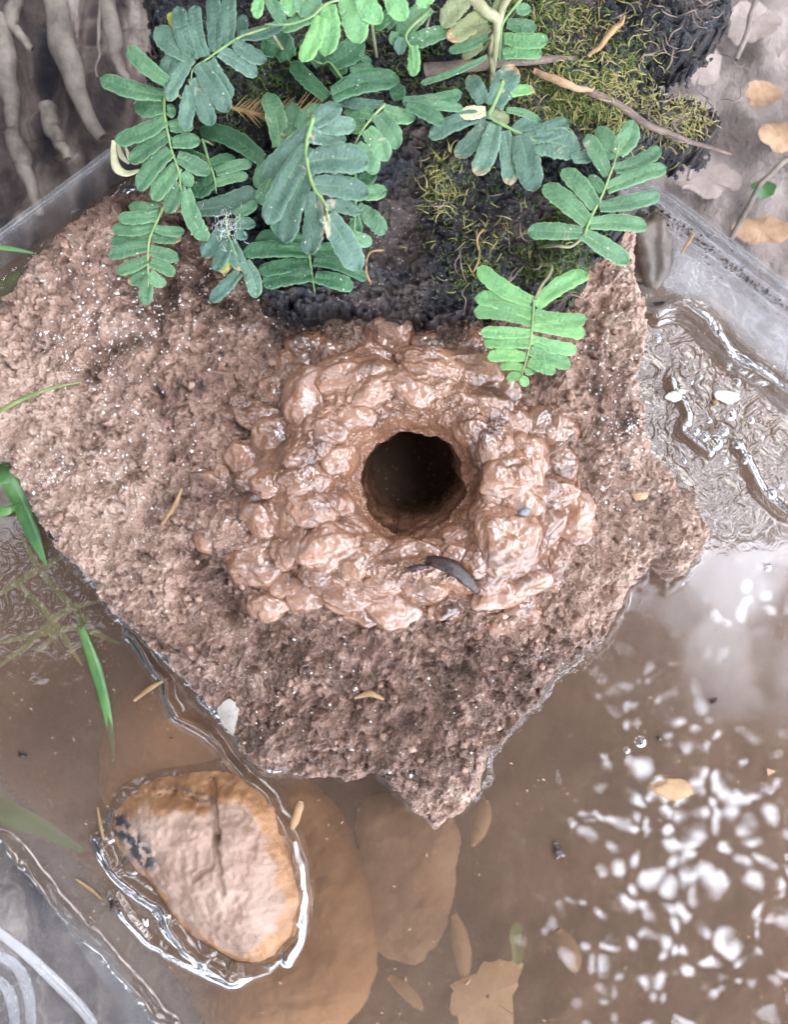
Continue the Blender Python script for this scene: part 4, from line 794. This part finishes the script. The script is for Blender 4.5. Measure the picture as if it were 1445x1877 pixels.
frond('pale olive frond turned underside up below the forked stalk', .076, F_olive, [('E', [(960, 180), (870, 130), (780, 60)])],
      [('E', 900, 60, 580, 300, 150), ('E', 900, 200, 640, 340, 110), ('E', 890, 270, 590, 385, 75, F_mid), ('E', 885, 425, 378, 632, 52, F_mid), ('E', 850, 340, 690, 440, 70), ('E', 740, -20, 540, 205, 160, F_olive), ('E', 980, -20, 930, 110, 70)])
frond('flat pale green frond with blunt rounded leaflets under the stalk at top', .064, F_light, [('E', [(1150, -20), (1010, 160), (985, 300), (970, 460)])],
      [('E', 1030, 180, 1255, 215, 110, F_mid), ('E', 1010, 290, 1345, 305, 125, F_light), ('E', 1000, 410, 1300, 405, 120, F_light), ('E', 1100, 70, 1215, 60, 100, F_mid), ('E', 980, 250, 990, 460, 90, F_mid)], drop=.001)
# forked hairy stalk at the top
st = empty('fern_stalk', W(905, 60, .06), 'pale woolly forked fern stalk crossing the top centre', 'fern stalk')
mb = MB(); mb.tube(spline([W(864, -10, .092), W(890, 20, .090), W(912, 45, .084), (W(900, 160, .05))], 22), [.0021, .0018, .0016, .0011, .0008], 10); mb.build('main_stalk', M_stipe, st)
mb = MB(); mb.tube(spline([W(935, -10, .092), W(922, 12, .089), W(913, 42, .084)], 12), [.0012, .0014], 8); mb.build('side_stalk', M_stipe, st)
# cream withered leaf curl at far left
cr = empty('withered_leaf', W(225, 300, .05), 'cream coloured withered leaf curl under the far left frond', 'dead leaf')
for k_i, (pts, w) in enumerate([([(208, 258), (208, 285), (214, 308), (232, 318), (255, 312)], 14), ([(215, 262), (222, 285), (236, 300)], 9), ([(230, 270), (238, 290), (250, 300)], 8)]):
    P = spline([W(x, y, .055) for x, y in pts], 16); mb = MB(); mb.tube(P, [w * S * .25, w * S * .55, w * S * .2], 8, flat=.35); mb.build('curl', F_dry, cr)
# cobweb fluff
mb = MB()
for i in range(110):
    px, py = random.gauss(418, 15), random.gauss(412, 16); a = random.gauss(1.9, .7); L = random.uniform(4, 13)
    mb.tube(spline([W(px, py, .0665), W(px + L * math.cos(a) * .5, py + L * math.sin(a) * .5 + 1.5, .0675), W(px + L * math.cos(a), py + L * math.sin(a), .0665)], 5), .00005, 3)
tag(mb.build('cobweb', M_white), 'wispy white cobweb fluff on the small fern left of centre', 'cobweb')

# ------------------------------------------------------------------ grit, straw and small litter on the slab
mb = MB(); cnt = 0
for bx, by, sx, sy, n in [(170, 620, 45, 60, 190), (260, 590, 50, 60, 170), (390, 520, 60, 60, 150), (110, 860, 80, 20, 110), (250, 800, 100, 60, 90), (1130, 700, 30, 90, 170), (1145, 785, 16, 10, 60), (500, 600, 90, 30, 70), (1160, 950, 70, 80, 60), (700, 1280, 200, 80, 120), (130, 470, 50, 50, 60), (300, 900, 120, 90, 90)]:
    for _ in range(n):
        px, py = random.gauss(bx, sx), random.gauss(by, sy)
        if float(sdf(SLAB, np.array([px]), np.array([py]))[0]) < 12 or math.hypot(px - CHX, py - CHY) < 300: continue
        x, y, _z = W(px, py, .030); z = slabz(px, py, .030); r = random.uniform(.00018, .0006) * (1.6 if random.random() < .06 else 1)
        V, F = IV3[:0], None
        pts = np.array([(1, 0, 0), (-1, 0, 0), (0, 1, 0), (0, -1, 0), (0, 0, .7), (0, 0, -.7)]) * r * np.array([random.uniform(.6, 1.3), random.uniform(.6, 1.3), 1]) + RNG.normal(size=(6, 3)) * r * .2 + [x, y, z + r * .2]
        mb.add(pts, [[0, 2, 4], [2, 1, 4], [1, 3, 4], [3, 0, 4], [2, 0, 5], [1, 2, 5], [3, 1, 5], [0, 3, 5]])
tag(mb.build('white_grit', M_white, smooth=False), kind='stuff')
mb = MB(); IV2, IF2 = ico(2)
for _ in range(900):
    px, py = random.uniform(0, 1290), random.uniform(380, 1500)
    if float(sdf(SLAB, np.array([px]), np.array([py]))[0]) < 14 or math.hypot(px - CHX, py - CHY) < 250 or (py < 590 and px > 400): continue
    x, y, _z = W(px, py, .030); r = random.choice([.0004, .0006, .0009, .0013]) * random.uniform(.7, 1.2); s_ = random.uniform(0, 90)
    Q = IV2 * (1 + perlin(IV2[:, 0] * 1.6 + s_, IV2[:, 1] * 1.6, IV2[:, 2] * 1.6) * .8)[:, None] * r * [random.uniform(.8, 1.3), random.uniform(.8, 1.3), .8]
    mb.add(Q + [x, y, slabz(px, py, .030) + r * .1], IF2)
tag(mb.build('soil_crumbs', M_crumb), kind='stuff')
def strip(name, pts, zs, w, m, label, cat, n=16, group=None, lean=0.3):
    P = spline([W(p[0], p[1], z) for p, z in zip(pts, zs)], n); T = np.gradient(P, axis=0); Sd = np.stack([-T[:, 1], T[:, 0], np.zeros(n)], 1); Sd /= np.linalg.norm(Sd, axis=1)[:, None] + 1e-9
    t = np.linspace(0, 1, n); ww = (np.interp(t, np.linspace(0, 1, len(w)), w) * S / 2)[:, None]
    R_ = [P - Sd * ww + [0, 0, 0], P - [0, 0, 1] * ww * lean, P + Sd * ww]; th = np.array([0, 0, .00025])
    V = np.stack(R_ + [r - th for r in R_[::-1]], 1); F = grid_faces(n, 6, wrap=True)
    return tag(mesh(name, V.reshape(-1, 3), F, m), label, cat, group)
sz = lambda px, py, e=.0009: float(slabz(px, py, .030)) + e
def onslab(pts, e=.0012): return [max(sz(x + a, y + b_, e) for a in (-4, 0, 4) for b_ in (-4, 0, 4)) for x, y in pts]
for pts, w, m, lab, cat, nm in [([(333, 895), (320, 925), (296, 962)], [3, 7, 6], M_straw, 'orange straw fragment lying on the slab left of the mud chimney', 'straw', 'straw'),
                                ([(1000, 838), (1030, 818), (1050, 800)], [3, 5, 3], M_twig, 'thin dark twig on the right shoulder of the mud chimney', 'twig', 'twig')]:
    z_ = onslab(pts) if nm == 'straw' else [.054, .056, .054]
    strip(nm, pts, z_, w, m, lab, cat)
p_ = [(412, 1282), (432, 1290), (436, 1320), (425, 1348), (410, 1330), (399, 1305)]
flatleaf('leaf_flake', p_, max(onslab(p_)) + .0005, M_grey, 'pale grey leaf flake on the lower left edge of the slab', 'leaf', cup=.001)
strip('bark_flake', [(650, 1280), (678, 1272), (704, 1282)], onslab([(650, 1280), (678, 1272), (704, 1282)], .002), [4, 12, 4], M_straw, 'small curled brown flake on the slab below the chimney', 'bark piece', lean=-.6)
flatleaf('leaf_flake', [(1160, 905), (1190, 903), (1188, 914), (1165, 918)], max(onslab([(1160, 905), (1188, 910)])) + .0003, M_deadleaf, 'small tan chip on the right shoulder of the slab', 'leaf')

# ------------------------------------------------------------------ grass blades
G = 'grass blades at the left edge'
pts = [(-30, 770), (0, 752), (50, 727), (100, 710), (150, 700)]; strip('grass_blade', pts, [.03] + onslab(pts[1:], .002), [6, 8, 7, 5, 2], M_grass2, 'thin olive grass blade lying across the left edge of the slab', 'grass', group=G)
strip('grass_blade', [(-20, 862), (12, 875), (32, 915), (60, 980), (84, 1036)], [.01, .012, .006, .004, .001], [34, 34, 30, 26, 4], M_grass, 'wide bright green blade curving down into the water at the left edge', 'grass', group=G, lean=.5)
strip('grass_blade', [(-20, 938), (10, 936), (38, 922)], [.008, .01, .007], [20, 18, 5], M_grass, 'short green blade crossing the wide one at the left edge', 'grass', group=G)
strip('grass_blade', [(140, 1120), (152, 1160), (175, 1225), (192, 1290), (205, 1360), (206, 1410)], [-.004, .001, .0015, .001, -.001, -.006], [8, 14, 22, 18, 8, 3], M_grass, 'long pointed green blade floating left of the slab tip down', 'grass', group=G, lean=.4)
strip('grass_blade', [(-20, 452), (20, 456), (60, 464)], [.03, .03, .028], [8, 8, 5], M_grass, 'green stem entering at the upper left edge beside the slab corner', 'grass', group=G)
strip('grass_blade', [(-30, 560), (-5, 540), (15, 520), (35, 500)], [-.01, -.01, -.008, -.008], [40, 36, 26, 8], M_grass, 'green blade outside the wall at the left edge above the slab corner', 'grass', group=G)
strip('grass_blade', [(-30, 1470), (20, 1495), (80, 1520), (150, 1560)], [-.004, -.003, -.003, -.005], [50, 46, 34, 10], M_grass, 'broad green blade under water at the lower left edge', 'grass', group=G)
blades = [([(40, 985), (70, 1040), (120, 1100), (180, 1160)], 'fine sunken blade running down right beside the slab'), ([(-20, 1100), (60, 1050), (130, 1010)], 'fine sunken blade slanting up to the slab edge'),
          ([(-20, 1235), (50, 1180), (120, 1120), (190, 1100)], 'lower fine sunken blade slanting up to the slab'), ([(-10, 1180), (80, 1160), (160, 1145)], 'flat fine sunken blade across the green patch'),
          ([(60, 1200), (130, 1150), (220, 1180)], 'arched fine sunken blade above the submerged stone'), ([(20, 1060), (90, 1130), (150, 1220)], 'sunken blade crossing the others toward the stone')]
for pts, lab in blades: strip('grass_blade', pts, [-.006] * len(pts), [5, 12, 14, 4], M_grass2, lab, 'grass', group='fine sunken grass blades')
strip('straw', [(178, 1480), (183, 1510), (190, 1540)], [.003, .006, .006], [3, 6, 4], M_straw, 'short pale straw standing at the left end of the cobble', 'straw')
strip('straw', [(245, 1285), (275, 1262), (308, 1243)], [.0015, .002, .0015], [5, 9, 4], M_straw, 'orange straw floating between slab edge and submerged brown stone', 'straw')
strip('straw', [(140, 1612), (165, 1630), (185, 1648)], [.0012] * 3, [3, 6, 3], M_straw, 'thin straw floating left of the cobble', 'straw')
strip('straw', [(1250, 465), (1262, 445), (1275, 425)], [.012, .016, .018], [3, 6, 4], M_straw, 'small yellow straw stuck to the right wall ledge', 'straw')

# ------------------------------------------------------------------ floating bits
FL = 'dark scraps floating on the water'
def scrap(px, py, r, m, lab, cat='debris', n=5, z=.0008, name='floating_scrap', group=None):
    mb = MB()
    for i in range(n):
        a = random.uniform(0, 6.28); q = r * random.uniform(.1, .8); mb.tube(spline([W(px + q * math.cos(a), py + q * math.sin(a), z), W(px + q * .3 * math.sin(a * 3), py + q * .4, z + .0015), W(px - q * math.cos(a + .6), py - q * math.sin(a + .6), z)], 7), [r * S * .12, r * S * .28, r * S * .1], 6)
    return tag(mb.build(name, m), lab, cat, group)
scrap(1023, 1558, 24, M_dark, 'black wood scrap floating right of the slab point', n=7)
scrap(40, 1383, 15, M_dark, 'dark scrap floating at the left edge above the green blade')
scrap(1310, 1285, 12, M_dark, 'dark fleck floating upper right among the sky reflections')
scrap(1210, 1352, 9, M_dark, 'tiny dark fleck left of the other floating one at right')
scrap(857, 1800, 10, M_straw, 'striped seed husk on the water near the bottom centre', n=3)
scrap(208, 1660, 20, M_dark, 'black root fluff on the water left of the cobble', n=7)
scrap(268, 1690, 12, M_white, 'curled white shell bit on the water left of the cobble', n=5)
scrap(1312, 735, 12, M_straw, 'tan scrap in the ripples by the right wall', n=3)
scrap(314, 1352, 6, M_dark, 'black seed on the submerged brown stone', n=3)
for px, py, rx, ry, lab in [(1335, 727, 22, 11, 'large white foam flake on the ripples at right'), (1236, 727, 14, 10, 'small white foam flake near the slab in the ripples'), (1250, 718, 8, 5, 'tiny white foam fleck next to the small flake')]:
    tag(lump('foam_flake', px, py, .0015, rx, ry, .0016, M_white, None, seed=px, amp=.3, VF=(IV3, IF3)), lab, 'foam', 'foam flakes in the ripples')
for px, py in [(1415, 1415)]:
    flatleaf('leaf_flake', [(1407, 1408), (1424, 1414), (1409, 1422)], .0014, M_deadleaf, 'tiny tan triangle floating at the far right', 'leaf', cup=0)
# air bubbles
bl = [(1312, 812, 15), (1292, 800, 10), (1275, 790, 9), (1328, 790, 10), (1262, 776, 7), (1340, 760, 12), (1300, 770, 7), (1352, 815, 8), (1205, 620, 9), (1415, 905, 11), (1432, 890, 7), (1175, 1360, 11), (1150, 1375, 6), (1408, 1040, 8), (1352, 700, 8), (1284, 690, 6), (1268, 700, 5), (1378, 770, 7), (1398, 800, 5), (1366, 845, 6), (1255, 845, 5), (1330, 845, 7)]
for i, (px, py, r) in enumerate(bl):
    R_ = r * S; V = []; nA, nB = 20, 7
    for b_i in range(nB):
        f = math.pi / 2 * b_i / (nB - 1)
        for a_i in range(nA): a = 2 * math.pi * a_i / nA; V.append((R_ * math.cos(f) * math.cos(a), R_ * math.cos(f) * math.sin(a), R_ * .75 * math.sin(f)))
    V = np.array(V) + W(px, py, .0012); V[:, 2] += 0
    lab = {1: 'air bubble just below and left of the largest clustered one', 5: 'air bubble beside the large white foam flake', 10: 'small air bubble above the one on the thick water line at the right edge', 14: 'air bubble just above the large white foam flake', 15: 'small air bubble above the tiny white foam fleck', 16: 'smallest air bubble, next to the tiny white foam fleck', 20: 'air bubble lowest left in the ripple cluster', 0: 'largest of the clustered air bubbles by the right wall', 8: 'air bubble close to the slab edge above the ripples', 9: 'air bubble against the right photo edge on the thick water line', 12: 'tiny bubble touching the lone ring right of the slab', 11: 'lone air bubble ring among the reflections right of the slab', 13: 'dark rimmed bubble alone at far right below the ripples'}.get(i, 'clear air bubble in the ripples beside the right wall')
    tag(mesh('air_bubble', V, grid_faces(nB, nA, wrap=True), M_bubble), lab, 'bubble', 'air bubbles on the water' if i in (2, 3, 4, 6, 7, 17, 18, 19, 21) else None)
# specks of silt on the surface
mb = MB()
for _ in range(380):
    px, py = random.uniform(0, 1445), random.uniform(1050, 1877); r = random.uniform(.0001, .00035); x, y, z = W(px, py, .0007)
    if float(sdf(SLAB, np.array([px]), np.array([py]))[0]) > -5 or float(sdf(COB, np.array([px]), np.array([py]))[0]) > -5: continue
    a = random.uniform(0, 3.14); e = random.uniform(1, 3); c_, s_ = math.cos(a), math.sin(a)
    mb.add([(x + r * e * c_, y + r * e * s_, z), (x - r * s_, y + r * c_, z), (x - r * e * c_, y - r * e * s_, z), (x + r * s_, y - r * c_, z), (x, y, z + r * .5)], [[0, 1, 4], [1, 2, 4], [2, 3, 4], [3, 0, 4]])
tag(mb.build('surface_specks', M_deadleaf, smooth=False), kind='stuff')

# ------------------------------------------------------------------ outside the tank: roots, litter
RG = 'pale roots in the bank outside the wall'
for lab, pts, r in [('thick pale root, tallest beside the upper left wall', [(95, -20), (110, 60), (130, 130), (150, 190), (185, 250)], .0050), ('pale root at the extreme left edge of the bank', [(-10, 30), (5, 110), (20, 180), (30, 260)], .005),
                    ('narrow pale root close to the left ferns', [(195, -20), (205, 50), (215, 110), (235, 150)], .0032), ('short blotchy root low in the bank above the slab corner', [(85, 190), (100, 240), (125, 290)], .0035),
                    ('thin hanging root strand between the two pale roots', [(190, -20), (182, 60), (176, 140)], .0007), ('faint grey root low at the left edge', [(20, 240), (45, 310), (75, 400)], .0035), ('broad pale root under the top left corner', [(40, -30), (20, 40), (60, 90)], .003)]:
    twig(pts, [-.060] * len(pts), [r, r * 1.2, r * .8, r * .5], lab, m=M_root, name='root', cat='root', group=RG, jit=.0012, n=24)
LG = 'dead leaves on the ground outside'
for lab, cx_, cy_, rx, ry, m in [('large orange dead leaf right outside the wall', 1395, 420, 60, 26, M_deadleaf), ('tan dead leaf at right edge higher up', 1430, 250, 40, 28, M_deadleaf), ('brown leaf near the top right corner', 1400, 170, 34, 24, M_deadleaf),
                                 ('small green leaf outside the right wall', 1400, 345, 24, 18, M_grass), ('pale tan leaf above the right wall seam', 1290, 120, 40, 40, M_litter), ('pale leaf in the upper right corner', 1380, 40, 50, 40, M_litter), ('pale flat leaf by the right bank', 1300, 330, 60, 30, M_litter)]:
    P = [(cx_ + rx * math.cos(a) * random.uniform(.85, 1.05), cy_ + ry * math.sin(a) * random.uniform(.85, 1.05)) for a in np.linspace(0, 6.28, 22)[:-1]]
    flatleaf('dead_leaf', P, -.068, m, lab, 'leaf', cup=.003)
for lab, pts, r in [('pale straight stem leaning outside the right wall', [(1445, 290), (1395, 340), (1340, 440)], .0012), ('thin pale stem in the upper right corner', [(1390, -20), (1370, 60), (1350, 110)], .0012), ('fine stem crossing near the right frame edge', [(1300, 180), (1280, 260), (1262, 330)], .0008)]:
    twig(pts, [-.058] * len(pts), r, lab, m=M_root, name='dry_stem', cat='stem', jit=.0004)
